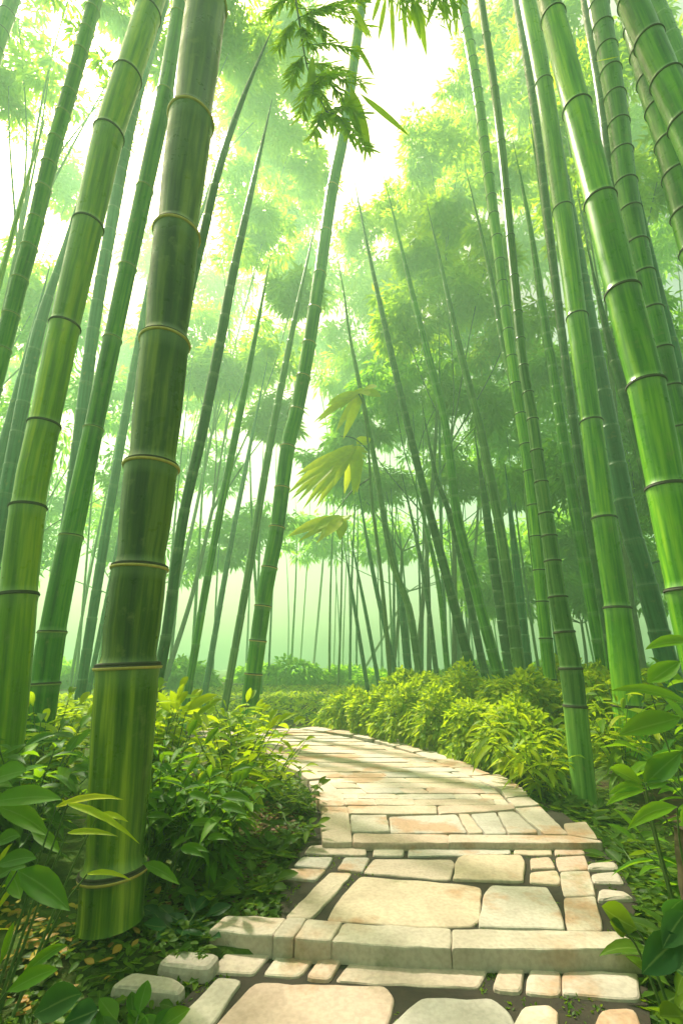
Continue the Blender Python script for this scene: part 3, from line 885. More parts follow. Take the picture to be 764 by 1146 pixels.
tree('shaded tree low behind the right hand culms', 8, [(640, 420, 1.8, 0), (710, 380, 1.8, 0), (700, 500, 1.7, 0), (620, 520, 1.5, 0), (750, 560, 1.5, 0)], 13, 1500, .30, 'leaf_far')

tree('tall yellow green tree filling the gap between the leaning jointed culm and the olive culm', -7, [(270, 120, 2.2, 0), (330, 180, 1.8, 0), (280, 260, 2.0, 0), (310, 60, 2.0, 0), (200, 360, 2.2, 0), (345, 100, 1.4, 0)], 18, 1500, .38, group='far canopy trees')
tree('far yellow green tree behind the upper left corner', -16, [(60, 110, 2.6, 0), (85, 205, 1.6, 0), (5, 320, 2.4, 0), (60, 340, 2.0, 1), (150, 120, 2.2, 0)], 16, 1300, .36, group='far canopy trees')
tree('far tree filling the view between the left culms at mid height', -12, [(60, 560, 2.6, 0), (140, 600, 2.4, 0), (230, 520, 2.2, 0), (290, 590, 2.0, 0), (10, 620, 2.4, 0), (230, 620, 2.0, 0)], 24, 1200, .42, 'leaf_far', group='far canopy trees')
tree('far tall tree behind the pointed right hand stalks and the bright gap', 6, [(520, 200, 2.8, 0), (590, 120, 2.8, 0), (580, 280, 2.8, 0), (480, 300, 2.2, 0), (640, 220, 2.6, 0), (540, 60, 2.2, 0)], 24, 1400, .46, group='far canopy trees')
tree('far wide tree behind the round tree of the right stand', 6, [(430, 400, 2.4, 0), (520, 380, 2.6, 0), (600, 420, 2.8, 0), (470, 480, 2.4, 0), (560, 500, 2.6, 0), (640, 500, 2.6, 0), (390, 540, 2.0, 0)], 25, 1400, .46, 'leaf_far', group='far canopy trees')
tree('far blue green tree low beyond the end of the path', 1, [(350, 600, 2.4, 0), (430, 600, 2.6, 0), (520, 610, 2.6, 0), (600, 610, 2.6, 0), (660, 590, 2.6, 0)], 30, 1200, .48, 'leaf_far', group='far canopy trees')
tree('far tree behind the culms of the right frame edge', 16, [(700, 300, 2.6, 0), (740, 420, 2.6, 0), (680, 440, 2.4, 0), (755, 250, 2.4, 0), (700, 550, 2.4, 0), (740, 130, 2.4, 0), (690, 170, 2.2, 0)], 20, 1300, .42, 'leaf_far', group='far canopy trees')

tree('low far tree closing the view between the right hand culms', 12, [(545, 660, 2.0, 0), (610, 650, 2.4, 0), (670, 660, 2.4, 0), (735, 640, 2.6, 0), (700, 610, 2.4, 0), (640, 610, 2.2, 0)], 24, 1300, .42, 'leaf_far', group='far canopy trees')

tree('very far pale tree filling the sky gap left of the leaning jointed culm', -12, [(180, 280, 2.8, 0), (250, 320, 2.8, 0), (310, 400, 2.6, 0), (330, 300, 2.4, 0), (240, 440, 2.8, 0), (350, 200, 2.4, 0), (300, 180, 2.4, 0), (140, 400, 2.6, 0), (40, 420, 2.6, 0)], 28, 1300, .5, group='far canopy trees')
tree('very far pale tree filling the sky gap right of the bright opening', 8, [(470, 230, 2.8, 0), (420, 330, 2.8, 0), (390, 420, 2.6, 0), (500, 160, 3.0, 0), (560, 30, 3.0, 0), (450, 300, 2.4, 0), (640, 90, 3.0, 0), (600, 190, 3.0, 0), (680, 280, 3.0, 0)], 29, 1300, .5, group='far canopy trees')

tree('most distant pale tree closing the bottom of the bright opening', -2, [(395, 265, 2.6, 0), (440, 235, 2.6, 0), (355, 320, 2.6, 0), (415, 320, 2.8, 0), (330, 240, 2.4, 0), (370, 390, 2.6, 0)], 34, 1200, .55, group='far canopy trees')

# young bamboo with three yellow leaf sprays in the middle distance
YB = 9.0
bpt = on_ground(425, 770); bpt = np.array([on_plane(432, 735, YB)[0] + .1, YB, -.03])
root = empty('young_bamboo', bpt, 'young bamboo with three tiers of drooping yellow leaves right of the leaning jointed culm', 'bamboo')
m = MB()
sp = [bpt, on_plane(428, 660, YB), on_plane(416, 560, YB), on_plane(412, 500, YB), on_plane(405, 440, YB)]
tube(m, smooth_line(sp), np.linspace(.045, .014, 25), 8)
for (x0, y0, x1, y1) in [(414, 535, 372, 578), (413, 505, 380, 488), (407, 452, 395, 440)]:
    a, b = on_plane(x0, y0, YB), on_plane(x1, y1, YB)
    tube(m, smooth_line([a, (a + b) / 2 + [0, 0, .12], b]), np.linspace(.022, .008, 13), 6)
m.build('stem', M['stem'], root)
m = MB()
for (cx, cy, tips) in [
        (405, 437, [(359, 470), (366, 462), (380, 478), (422, 444), (415, 436), (392, 455), (372, 452)]),
        (398, 500, [(330, 548), (338, 540), (350, 560), (356, 556), (415, 492), (412, 512), (388, 545), (372, 535), (345, 530), (400, 540), (360, 520)]),
        (380, 580, [(335, 604), (345, 598), (355, 606), (386, 596), (366, 598), (395, 578), (345, 590)])]:
    a = on_plane(cx, cy, YB)
    for (tx, ty) in tips + [(x_ + random.uniform(-9, 9), y_ + random.uniform(-9, 7)) for x_, y_ in tips]:
        b = on_plane(tx, ty, YB - random.uniform(-.5, .5))
        d = b - a; L = np.linalg.norm(d)
        leaves(m, a + rng.normal(size=3) * .03, d + [0, 0, .2 * L], [random.gauss(0, .15), -.95, .5], L * 1.02, .24 * random.uniform(.7, 1.2), .2, LEAF_HI, .12)
m.build('leaves', M['leaf_yellow'], root)

# ------------------------------------------------------------------ hanging leaf sprays (branches of the culms)
def spray(parent, pts, tufts, Y, leaf=(.10, .17), mat='leaf_canopy', n=9):
    """pts: image points of the twig; parts of the culm they grow from"""
    m = MB()
    root_p = parent_world(parent)
    line = smooth_line(pts, 6)
    tube(m, line, np.linspace(.022, .006, len(line)), 7)
    tw = m
    lm = MB()
    for (x, y, r, cnt) in tufts:
        c = on_plane(x, y, Y)
        k = int(np.argmin(np.linalg.norm(line - c, axis=1)))
        pl = smooth_line([line[k], (line[k] + c) / 2 + rng.normal(size=3) * .05 + [0, 0, .06], c], 5)
        tube(tw, pl, np.linspace(.006, .002, len(pl)), 5)
        P = c + rng.normal(size=(cnt, 3)) * r * .5
        D = rng.normal(size=(cnt, 3)) * .55 + [.05, 0, -.9]
        L = rng.uniform(leaf[0], leaf[1], cnt)
        leaves(lm, P, D, rng.normal(size=(cnt, 3)) * .5 + [0, -1, .3], L, L * .2, .1, LEAF_MID)
    br = tw.build('branch', M['twig'], parent)
    lm.build('leaf_spray', M[mat], br)
    return br


YS = 3.1
mtop = np.array([on_plane(240, -60, main['_Y'])[0] + .05, main['_Y'], 6.9])
rs = random.Random(11)


def frond(parent, line_px, sides_px, Y, leaf=(.11, .20), mat='leaf_canopy', per=64):
    """a drooping branch: side twigs with two ranks of hanging leaves"""
    tw, lm = MB(), MB()
    line = smooth_line(line_px, 6)
    tube(tw, line, np.linspace(.02, .004, len(line)), 7)
    for (x, y) in sides_px:
        c = on_plane(x, y, Y + rs.uniform(-.25, .25))
        up = c + [0, 0, .35]
        k = int(np.argmin(np.linalg.norm(line - up, axis=1)))
        pl = smooth_line([line[k], line[k] * .45 + c * .55 + [0, 0, .10], c], 7)
        tube(tw, pl, np.linspace(.004, .0012, len(pl)), 5)
        P, D, LL = [], [], []
        for q in range(per):
            t = .08 + .92 * q / per
            p = np.array([np.interp(t, np.linspace(0, 1, len(pl)), pl[:, j]) for j in range(3)])
            ax = pl[-1] - pl[0]; ax /= np.linalg.norm(ax)
            sd = np.cross(ax, [0, -1, .2]); sd /= np.linalg.norm(sd)
            P.append(p + rng.normal(size=3) * .008)
            D.append(ax * .8 + sd * (1 if q % 2 else -1) * rs.uniform(.3, .9) + rng.normal(size=3) * .22 + [0, 0, -.35])
            LL.append(rs.uniform(*leaf))
        LL = np.array(LL)
        leaves(lm, P, D, rng.normal(size=(len(P), 3)) * .35 + [0, -1, .5], LL, LL * .17, .12, LEAF_MID)
    br = tw.build('branch', M['twig'], parent)
    lm.build('leaf_spray', M[mat], br)
    return br


br = frond(main, [mtop, on_plane(285, -90, 2.7), on_plane(322, -45, YS), on_plane(334, 20, YS), on_plane(345, 80, YS), on_plane(365, 125, YS)],
           [(302, 15), (312, 55), (326, 92), (338, 128), (352, 150), (372, 140), (392, 152), (410, 168), (402, 128), (405, 92), (398, 60), (410, 30), (385, 10), (365, 40), (372, 85), (350, 105), (385, 112), (345, 50), (330, 5), (360, -10), (412, 0), (388, 90)], YS)
lm = MB()
for (bx, by, tx, ty, w) in [(402, 104, 457, 152, 11), (392, 95, 414, 175, 14), (388, 0, 415, 42, 9), (398, 48, 418, 85, 6), (385, 100, 405, 160, 10), (350, 60, 346, 130, 9)]:
    a, b = on_plane(bx, by, YS), on_plane(tx, ty, YS - .1)
    d = b - a; L = np.linalg.norm(d)
    leaves(lm, a, d + [0, 0, .05 * L], [.1, -1, .2], L, w / F * depth(a), .05, LEAF_HI, .2)
lm.build('long_leaves', M['leaf_canopy'], br)
glossy = [o for o in bpy.data.objects if o.get('label', '').startswith('thick glossy')][0]
g_top = on_plane(600, -60, 2.9)
tf = [(430 + i * 5.2 + rs.uniform(-4, 4), rs.uniform(-22, 4) + (10 if 18 > i > 3 else 0), .09, 13) for i in range(17)]
br2 = spray(glossy, [g_top, on_plane(560, -60, 2.95), on_plane(505, -40, 3.0), on_plane(460, -28, 3.0), on_plane(425, -15, 3.0)], tf, 3.0, (.10, .18))
lm = MB()
for (bx, by, tx, ty, w) in [(426, -8, 416, 25, 5), (432, -5, 423, 45, 5), (438, -5, 440, 58, 5), (450, -5, 455, 55, 5), (466, 0, 477, 62, 8), (492, -12, 476, 30, 5), (495, -12, 500, 28, 5), (502, -12, 511, 22, 6), (460, 0, 470, 45, 8)]:
    a, b = on_plane(bx, by, 3.0), on_plane(tx, ty, 2.95)
    d = b - a; L = np.linalg.norm(d)
    leaves(lm, a, d, [.1, -1, .2], L, w / F * depth(a), .02, LEAF_HI, .2)
lm.build('long_leaves', M['leaf_canopy'], br2)

# ------------------------------------------------------------------ plants
def plant(name, label, base, n=7, h=.6, spread=.3, L=.16, W=.045, droop=.5, per=9, mat='leaf_mid', shape=LEAF_HI, cat='plant', group='plants beside the path', extra=None, lo=.25, bias=(0, 0), stem_r=.006, stemmat='stem', fold=.25, rise=.25):
    B = np.array([base[0], base[1], ground_z(base[0], base[1]) - .02])
    root = empty(name, B, label, cat, group)
    ms, ml = MB(), MB()
    for i in range(n):
        a = 2 * math.pi * (i + random.random()) / n
        out = np.array([math.cos(a), math.sin(a), 0]) * spread * random.uniform(.35, 1) + np.array([*bias, 0])
        hh = h * random.uniform(.65, 1.1)
        p0 = B + np.array([math.cos(a), math.sin(a), 0]) * .03 * random.random()
        line = smooth_line([p0, p0 + out * .35 + [0, 0, hh * .55], p0 + out + [0, 0, hh]], 6)
        tube(ms, line, np.linspace(stem_r, stem_r * .35, len(line)), 6)
        P, D, N_l, LL = [], [], [], []
        for k in range(per):
            t = lo + (1 - lo) * (k + random.random() * .6) / per
            q = line[min(len(line) - 1, int(t * (len(line) - 1)))]
            th = k * 2.4 + random.uniform(-.5, .5) + a
            d = np.array([math.cos(th), math.sin(th), rise + random.uniform(-.15, .35)]) + out / (spread + .01) * .25
            P.append(q); D.append(d); N_l.append([random.gauss(0, .25), random.gauss(0, .25), 1]); LL.append(L * random.uniform(.65, 1.25))
        P.append(line[-1]); D.append(line[-1] - line[-3]); N_l.append([0.3, -.5, 1]); LL.append(L)
        LL = np.array(LL)
        leaves(ml, P, D, N_l, LL, W * LL / L, droop * rng.uniform(.5, 1.3, len(LL)), shape, fold)
    if extra:
        for e in extra:
            bx, by, tx, ty, w, Yl = e[:6]
            a, b = on_plane(bx, by, Yl), on_plane(tx, ty, Yl - .04)
            d = b - a; Ln = np.linalg.norm(d); dr = e[6] if len(e) > 6 else .3
            sh = LEAF_BLADE if w < 9 else LEAF_HI
            leaves(ml, a, d + [0, 0, dr * Ln], [random.gauss(0, .15), -.8, .7], Ln, w / F * depth(a) * 1.15, dr, sh, fold)
            s0 = np.array([B[0] * .5 + a[0] * .5, a[1] * .6 + B[1] * .4 + .05, B[2]])
            ln = smooth_line([s0, s0 * .45 + a * .55 + [0, .02, .06], a], 6)
            tube(ms, ln, np.linspace(stem_r, stem_r * .4, len(ln)), 6)
    ms.build('stems', M[stemmat], root)
    ml.build('leaves', M[mat], root)
    return root


def gp(px, py):
    p = on_ground(px, py, -.03); return (p[0], p[1])


# left foreground
plant('broadleaf_plant', 'tall plant with broad bright leaves at the left frame edge', (-1.50, 1.95), 5, .55, .25, .20, .062, .5, 6, 'leaf_mid',
      extra=[(-12, 872, 36, 860, 22, 1.9, .3), (-14, 898, 74, 893, 20, 1.85, .25), (-4, 902, 52, 936, 18, 1.9, .3), (35, 930, 66, 955, 12, 1.95, .3), (20, 974, 74, 1018, 24, 1.75, .25), (-4, 968, 47, 958, 16, 1.8, .3), (12, 975, 22, 1004, 16, 1.85, .2), (-6, 945, 30, 930, 15, 1.9, .4)])
plant('arching_grass', 'sprout of narrow yellow blades arching across the base of the olive culm', (-1.28, 1.90), 3, .4, .12, .16, .02, .6, 4, 'leaf_yellow', LEAF_BLADE,
      extra=[(63, 903, 146, 892, 7, 1.83, .3), (76, 900, 151, 944, 7, 1.80, .3), (110, 912, 145, 920, 6, 1.82, .3), (76, 932, 134, 936, 6, 1.83, .2), (98, 978, 150, 985, 5, 1.85, .3)])
plant('broadleaf_plant', 'low plant with curling long leaves in the bottom left corner', (-1.12, 1.32), 5, .16, .2, .20, .04, .5, 4, 'leaf_mid',
      extra=[(22, 1095, 89, 1044, 12, 1.40, .3), (8, 1110, 72, 1080, 16, 1.36, .2), (0, 1080, 20, 1020, 10, 1.4, .2)])
plant('broadleaf_plant', 'dark plant with large oval leaves at the bottom edge left of the lowest stones', (-.83, 1.38), 5, .07, .16, .17, .075, .25, 3, 'leaf_dark',
      extra=[(38, 1136, 98, 1108, 28, 1.36, .2), (110, 1130, 70, 1146, 22, 1.34, .2)])
for i, (x, y, h, lab) in enumerate([
        (-1.95, 2.35, .62, 'dense leafy undergrowth plant against the left frame edge'),
        (-2.35, 2.9, .70, 'leafy undergrowth plant behind the broad bright leaved one at the left edge'),
        (-1.62, 2.75, .66, 'leafy undergrowth plant directly behind the base of the olive culm'),
        (-2.0, 3.5, .75, 'sunlit undergrowth plant at the foot of the mid green left culm'),
        (-2.75, 3.6, .8, 'sunlit undergrowth plant at the foot of the yellow green left culm')]):
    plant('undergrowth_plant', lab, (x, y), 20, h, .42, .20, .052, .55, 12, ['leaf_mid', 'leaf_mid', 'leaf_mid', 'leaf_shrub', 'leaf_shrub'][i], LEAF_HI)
plant('undergrowth_plant', 'leafy bush with drooping yellow leaf tips right of the olive culm', (-.95, 2.75), 24, .60, .36, .16, .040, .6, 13, 'leaf_mid',
      extra=[(165, 914, 199, 918, 6, 2.45, .4), (214, 922, 253, 925, 8, 2.45, .35), (232, 938, 261, 940, 7, 2.4, .4), (202, 950, 238, 953, 8, 2.35, .4), (203, 951, 230, 960, 7, 2.33, .3), (248, 892, 284, 898, 9, 2.5, .4), (244, 903, 279, 912, 9, 2.5, .4), (212, 888, 237, 899, 8, 2.5, .3), (160, 966, 199, 990, 11, 2.2, .3)])
plant('undergrowth_plant', 'lower leafy bush at the edge of the reddish soil left of the path', (-.66, 2.72), 22, .46, .28, .15, .042, .6, 11, 'leaf_mid')
plant('undergrowth_plant', 'leafy bush between the olive culm and the left path edge', (-.68, 3.25), 24, .62, .35, .16, .042, .55, 13, 'leaf_shrub')
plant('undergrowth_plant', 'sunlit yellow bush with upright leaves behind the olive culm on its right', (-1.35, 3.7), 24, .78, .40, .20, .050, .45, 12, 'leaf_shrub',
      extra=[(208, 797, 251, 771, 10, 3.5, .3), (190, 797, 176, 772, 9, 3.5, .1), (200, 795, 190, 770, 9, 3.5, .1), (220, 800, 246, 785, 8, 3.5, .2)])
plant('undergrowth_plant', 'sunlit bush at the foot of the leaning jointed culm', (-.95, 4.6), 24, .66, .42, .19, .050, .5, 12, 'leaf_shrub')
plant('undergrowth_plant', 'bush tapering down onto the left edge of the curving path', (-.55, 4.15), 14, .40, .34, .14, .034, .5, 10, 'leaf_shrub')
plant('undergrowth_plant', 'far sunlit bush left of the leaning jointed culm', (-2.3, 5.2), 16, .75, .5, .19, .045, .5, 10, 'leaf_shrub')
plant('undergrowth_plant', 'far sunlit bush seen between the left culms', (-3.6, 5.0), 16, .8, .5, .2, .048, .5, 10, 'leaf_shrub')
plant('undergrowth_plant', 'low leafy plant between the leaning culm bush and the path bend', (-.30, 3.75), 10, .2, .24, .10, .032, .4, 8, 'leaf_moss')
plant('undergrowth_plant', 'low mossy plant spilling onto the left edge of the path', (-.28, 3.2), 10, .14, .2, .09, .034, .4, 7, 'leaf_moss')
for (px, py, lab, mt, h) in [
        (205, 1040, 'broad flat leaves hugging the ground right of the olive culm base', 'leaf_dark', .06),
        (232, 1010, 'broad low leaves between the olive culm and the step', 'leaf_moss', .08),
        (285, 1000, 'low green leaves at the left side of the slanted long stone', 'leaf_moss', .07),
        (300, 960, 'low green leaves on the reddish soil left of the path', 'leaf_moss', .07),
        (215, 1120, 'light green low leaves between the loose stone and the lowest long slab', 'leaf_mid', .06),
        (150, 1140, 'light green low leaves at the bottom edge under the nearest loose stone', 'leaf_mid', .06)]:
    plant('ground_plant', lab, gp(px, py), 7, h, .11, .11, .05, .3, 4, mt, LEAF_HI, group='low plants on the ground by the path', lo=.4)

# right foreground
plant('broadleaf_plant', 'large plant with long arching bright leaves at the right frame edge', (1.75, 2.25), 6, .75, .25, .26, .07, .5, 5, 'leaf_mid',
      extra=[(775, 790, 670, 766, 13, 2.2, .35), (778, 718, 720, 727, 14, 2.3, .35), (724, 764, 764, 737, 19, 2.3, .15), (762, 803, 693, 823, 24, 2.2, .2), (722, 876, 765, 838, 22, 2.1, .15), (764, 760, 730, 745, 16, 2.4, .2)])
plant('broadleaf_plant', 'plant with fanned pointed leaves right of the grey green jointed culm base', (1.48, 2.35), 5, .30, .2, .17, .045, .5, 5, 'leaf_mid',
      extra=[(718, 877, 675, 854, 17, 2.15, .3), (721, 881, 679, 889, 10, 2.12, .35), (722, 884, 678, 902, 9, 2.1, .35), (757, 903, 703, 929, 14, 1.98, .4), (720, 876, 742, 852, 12, 2.15, .15), (722, 880, 750, 874, 9, 2.1, .3)])
plant('broadleaf_plant', 'dense rosette of arching leaves by the right side stones', (1.30, 1.98), 14, .16, .22, .20, .05, .55, 7, 'leaf_moss', lo=.3)
plant('broadleaf_plant', 'bluish dark plant with broad leaves at the lower right frame edge', (1.23, 1.62), 10, .26, .20, .17, .06, .4, 6, 'leaf_dark',
      extra=[(763, 1048, 719, 1089, 28, 1.5, .1), (768, 1020, 742, 1060, 22, 1.52, .1), (744, 1030, 766, 1005, 18, 1.6, .1)])
plant('broadleaf_plant', 'yellow green plant with oval leaves resting on the right end of the step', (1.16, 1.84), 5, .10, .14, .15, .06, .3, 4, 'leaf_moss',
      extra=[(712, 1040, 669, 1011, 24, 1.80, .15), (700, 1045, 680, 1030, 15, 1.78, .15)])
plant('broadleaf_plant', 'mid green plant in the bottom right corner', (1.12, 1.38), 7, .14, .16, .15, .05, .4, 5, 'leaf_mid')
plant('broadleaf_plant', 'leafy plant filling the gap between the rosette and the right frame edge', (1.50, 2.0), 9, .30, .22, .18, .055, .5, 7, 'leaf_mid')
plant('sprout', 'small sprout growing from the face of the step', (.76, 1.84 - .05), 4, .035, .05, .05, .03, .3, 3, 'leaf_mid')
plant('sprout', 'low tuft of pointed leaves between the two lowest right hand slabs', gp(652, 1138), 7, .07, .08, .09, .03, .3, 4, 'leaf_moss')
plant('sprout', 'tiny weed in the dark joint right of the biggest lowest slab', gp(447, 1113), 4, .02, .03, .03, .014, .3, 3, 'leaf_moss')
plant('sprout', 'tiny weed under the front face of the long cream step slab', gp(445, 1074), 4, .02, .03, .028, .014, .3, 3, 'leaf_moss')
plant('fern', 'fern like plant with fronds hanging over the right edge of the path', (1.62, 4.5), 13, .62, .50, .24, .05, .75, 10, 'leaf_shrub')
plant('fern', 'fern like plant left of the grey green jointed culm', (1.58, 4.12), 10, .46, .28, .20, .045, .75, 9, 'leaf_shrub')
plant('fern', 'fern like plant right behind the grey green jointed culm', (2.3, 4.25), 12, .70, .38, .22, .05, .7, 9, 'leaf_shrub')
plant('fern', 'leafy fern between the jointed culm and the bright straight culm', (2.6, 4.7), 12, .85, .45, .22, .05, .6, 9, 'leaf_shrub')
plant('undergrowth_plant', 'shaded leafy bush behind the right frame edge plants', (2.4, 3.2), 14, .95, .42, .22, .055, .5, 9, 'leaf_mid')
plant('undergrowth_plant', 'shaded leafy bush low at the right frame edge', (1.95, 2.75), 12, .6, .35, .20, .055, .5, 9, 'leaf_mid')
for (px, py, lab, mt) in [
        (620, 905, 'bright low leaves along the right path edge below the fern', 'leaf_moss'),
        (665, 915, 'bright low leaves at the foot of the grey green jointed culm', 'leaf_moss'),
        (690, 945, 'low leaves right of the rounded end stone', 'leaf_moss'),
        (715, 975, 'low leaves beside the three loose strip stones', 'leaf_moss')]:
    plant('ground_plant', lab, gp(px, py), 8, .07, .17, .13, .045, .3, 4, mt, LEAF_HI, group='low plants on the ground by the path', lo=.4)
# brown stump at the right edge
b = np.array([on_plane(762, 930, 2.1)[0] + .02, 2.1, -.05])
m = MB()
pl = smooth_line([b, b + [-.01, .02, .2], b + [.01, .03, .42]], 6)
tube(m, pl, np.linspace(.05, .035, len(pl)) * (1 + .06 * np.sin(np.arange(len(pl)) * 2.1)), 12)
tag(m.build('tree_stump', M['bark_brown'], loc=b), 'brown woody stump among the leaves at the right frame edge', 'stump')


# ------------------------------------------------------------------ hedge of shrubs along the right of the path
def shrub(label, c, r, h, n=1500, leaf=.085, mat='leaf_shrub', group='rounded shrubs along the right of the path', lump=.16):
    B = np.array([c[0], c[1], -.05])
    root = empty('rounded_shrub', B, label, 'shrub', group)
    ms, ml = MB(), MB()
    for i in range(7):
        a = i * 2 * math.pi / 7
        e = B + np.array([math.cos(a) * r * .5, math.sin(a) * r * .5, h * .6])
        ln = smooth_line([B, (B + e) / 2 + [0, 0, .06], e], 5)
        tube(ms, ln, np.linspace(.014, .004, len(ln)), 6)
    ms.build('stems', M['bark'], root)
    u = rand_dirs(n); u[:, 2] = np.abs(u[:, 2]) * 1.15 - .12
    ph = rng.random(3) * 6
    k = 1 + lump * np.sin(u[:, 0] * 6 + ph[0]) * np.cos(u[:, 1] * 5 + ph[1]) + .08 * np.sin(u[:, 2] * 9 + ph[2])
    rad = (.72 + .28 * rng.random(n) ** .5) * k
    P = B + [0, 0, h * .12] + u * rad[:, None] * np.array([r, r, h * .85])
    D = u + rng.normal(size=(n, 3)) * .55; D[:, 2] += .15
    Nn = u * 1.0 + rng.normal(size=(n, 3)) * .45 + [0, 0, .4]
    L = leaf * rng.uniform(.6, 1.35, n)
    # leaves lie like shingles: direction mostly tangential and downward
    tdir = np.cross(np.cross(u, np.tile([0, 0, -1.0], (n, 1))), u)
    D = tdir * .9 + u * .55 + rng.normal(size=(n, 3)) * .45
    leaves(ml, P, D, Nn, L, L * .42, .2, LEAF_MID, .2)
    ml.build('foliage', M[mat], root)


SH = [((.15, 8.0), .50, .60, 'farthest pale round shrub, where the path bends out of sight', .09),
      ((.55, 7.35), .46, .70, 'second round shrub from the far end of the hedge', .09),
      ((.88, 6.75), .45, .70, 'third round yellow green shrub from the far end of the hedge', .085),
      ((1.22, 6.2), .44, .70, 'fourth round shrub of the hedge, lit yellow on top', .085),
      ((1.50, 5.65), .40, .64, 'fifth shrub of the hedge, with glossy light leaves at the path edge', .08),
      ((1.74, 5.1), .40, .64, 'nearest round shrub of the hedge, just beyond the fern', .08),
      ((1.15, 8.2), .65, .90, 'taller shrub in the second row behind the far end of the hedge', .10),
      ((1.75, 7.2), .62, .95, 'taller yellow shrub in the second row behind the middle of the hedge', .10),
      ((2.30, 6.2), .60, .95, 'taller sunlit shrub left of the jointed culm in the second row', .10),
      ((3.05, 5.7), .65, 1.0, 'sunlit shrub behind the jointed culm and the bright straight culm', .10),
      ((3.4, 7.2), .8, 1.1, 'far right shrub in haze behind the bright straight culm', .11)]
for (c, r, h, lab, lf) in SH:
    shrub(lab, c, r, h, int(2600 * (r / .5) ** 2), lf)
for (c, r, h, lab) in [((-3.2, 7.5), .9, .7, 'hazy shrub low behind the left culms'), ((-5.2, 7.0), 1.0, .9, 'hazy shrub at the far left behind the culms')]:
    shrub(lab, c, r, h, 3500, .12, group='hazy shrubs behind the left stand')

for i in range(16):
    X = -17 + i * 2.1 + random.uniform(-.5, .5); Yq = random.uniform(19, 27)
    shrub('hazy low shrub on the forest floor beyond the end of the path', (X, Yq), random.uniform(1.1, 1.7), random.uniform(.6, 1.1), 1500, .26, 'leaf_far', group='hazy low shrubs beyond the end of the path')

# ------------------------------------------------------------------ stuff on the ground
def scatter_ground(name, label, cat, n, region, mat, L=(.03, .07), wr=.5, rise=.3, keep=None):
    m = MB(); P, D, Nn, LL = [], [], [], []
    t = 0
    while len(P) < n and t < n * 20:
        t += 1
        x, y = region()
        if poly_inside(PATH, x, y) or poly_inside(PATH_A, x, y): continue
        if keep and not keep(x, y): continue
        a = random.uniform(0, 6.28)
        P.append((x, y, ground_z(x, y) + random.uniform(.0, .03))); D.append((math.cos(a), math.sin(a), random.uniform(0, rise)))
        Nn.append((random.gauss(0, .35), random.gauss(0, .35), 1)); LL.append(random.uniform(*L))
    LL = np.array(LL)
    leaves(m, P, D, Nn, LL, LL * wr, .3, LEAF_MID, .2)
    tag(m.build(name, M[mat]), label, cat, kind='stuff')


def beside(side):
    def f():
        while True:
            y = random.choice([random.uniform(1.2, 3.2), random.uniform(2.0, 8.5)])
            py_x = random.uniform(.0, .75) ** 1.3
            # path edges at this y
            e = edge_x(y, side)
            if e is None: continue
            return (e - py_x if side < 0 else e + py_x), y
    return f


_edges = {}
def edge_x(y, side):
    k = round(y, 2)
    if k not in _edges:
        hit = [x for x in np.arange(-3, 3, .03) if poly_inside(PATH, x, k) or poly_inside(PATH_A, x, k)]
        _edges[k] = (min(hit), max(hit)) if hit else None
    e = _edges[k]
    return None if e is None else (e[0] if side < 0 else e[1])


scatter_ground('ground_cover', 'mossy small leaved ground cover along both edges of the path', 'ground cover', 5200, beside(-1), 'leaf_moss', (.025, .06))
scatter_ground('ground_cover', 'small bright ground cover between the right path edge and the hedge', 'ground cover', 5200, beside(1), 'leaf_moss', (.025, .065))
def far_floor():
    return random.uniform(-9, 3.5), random.uniform(8.3, 21)
scatter_ground('ground_cover', 'light green low growth on the forest floor beyond the path', 'ground cover', 9000, far_floor, 'leaf_shrub', (.12, .30), .3, 1.2)
STONES = [(G(p, ZA), ZA) for p in ZONE_A] + [(G(p, ZB), ZB) for p in ZONE_B + STEP] + [(G(p, ZC), ZC) for p in ZONE_C]
STONES = [([q[:2] for q in p], z) for p, z in STONES]
joint = []
while len(joint) < 1500:
    x, y = random.uniform(-.9, 1.6), 1.3 + 4.2 * random.random() ** 1.6
    la, lb = poly_inside(PATH, x, y), poly_inside(PATH_A, x, y)
    if not (la or lb): continue
    if hnoise(x * 2.1 + 3, y * 2.3) < .12 or any(poly_inside(p, x, y) for p, z in STONES): continue
    zz = -.010 if la else -.069
    for _ in range(3): joint.append((x + random.gauss(0, .008), y + random.gauss(0, .008), zz))
jm = MB(); jn = len(joint); jl = rng.uniform(.010, .024, jn)
jd = rng.normal(size=(jn, 3)); jd[:, 2] = np.abs(jd[:, 2]) * .8
leaves(jm, np.array(joint), jd, rng.normal(size=(jn, 3)) * .4 + [0, 0, 1], jl, jl * .5, .3, LEAF_LO)
tag(jm.build('moss', M['leaf_moss']), 'small weeds and moss growing in the joints of the path', 'moss', kind='stuff')
soil_c = [on_ground(275, 975), on_ground(300, 935), on_ground(320, 905), on_ground(240, 990)]
def soil():
    c = random.choice(soil_c); return c[0] + random.gauss(0, .13), c[1] + random.gauss(0, .14)
def base_litter():
    a = random.uniform(0, 6.28); d = .12 + abs(random.gauss(0, .16))
    return -1.335 + math.cos(a) * d, 2.17 + math.sin(a) * d
scatter_ground('leaf_litter', 'dry brown and yellow leaf litter piled round the base of the olive culm', 'leaf litter', 260, base_litter, 'leaf_fallen', (.025, .06), .4, .4)
scatter_ground('leaf_litter', 'reddish brown leaf litter on the soil left of the path', 'leaf litter', 900, soil, 'leaf_litter', (.02, .045), .5, .2)

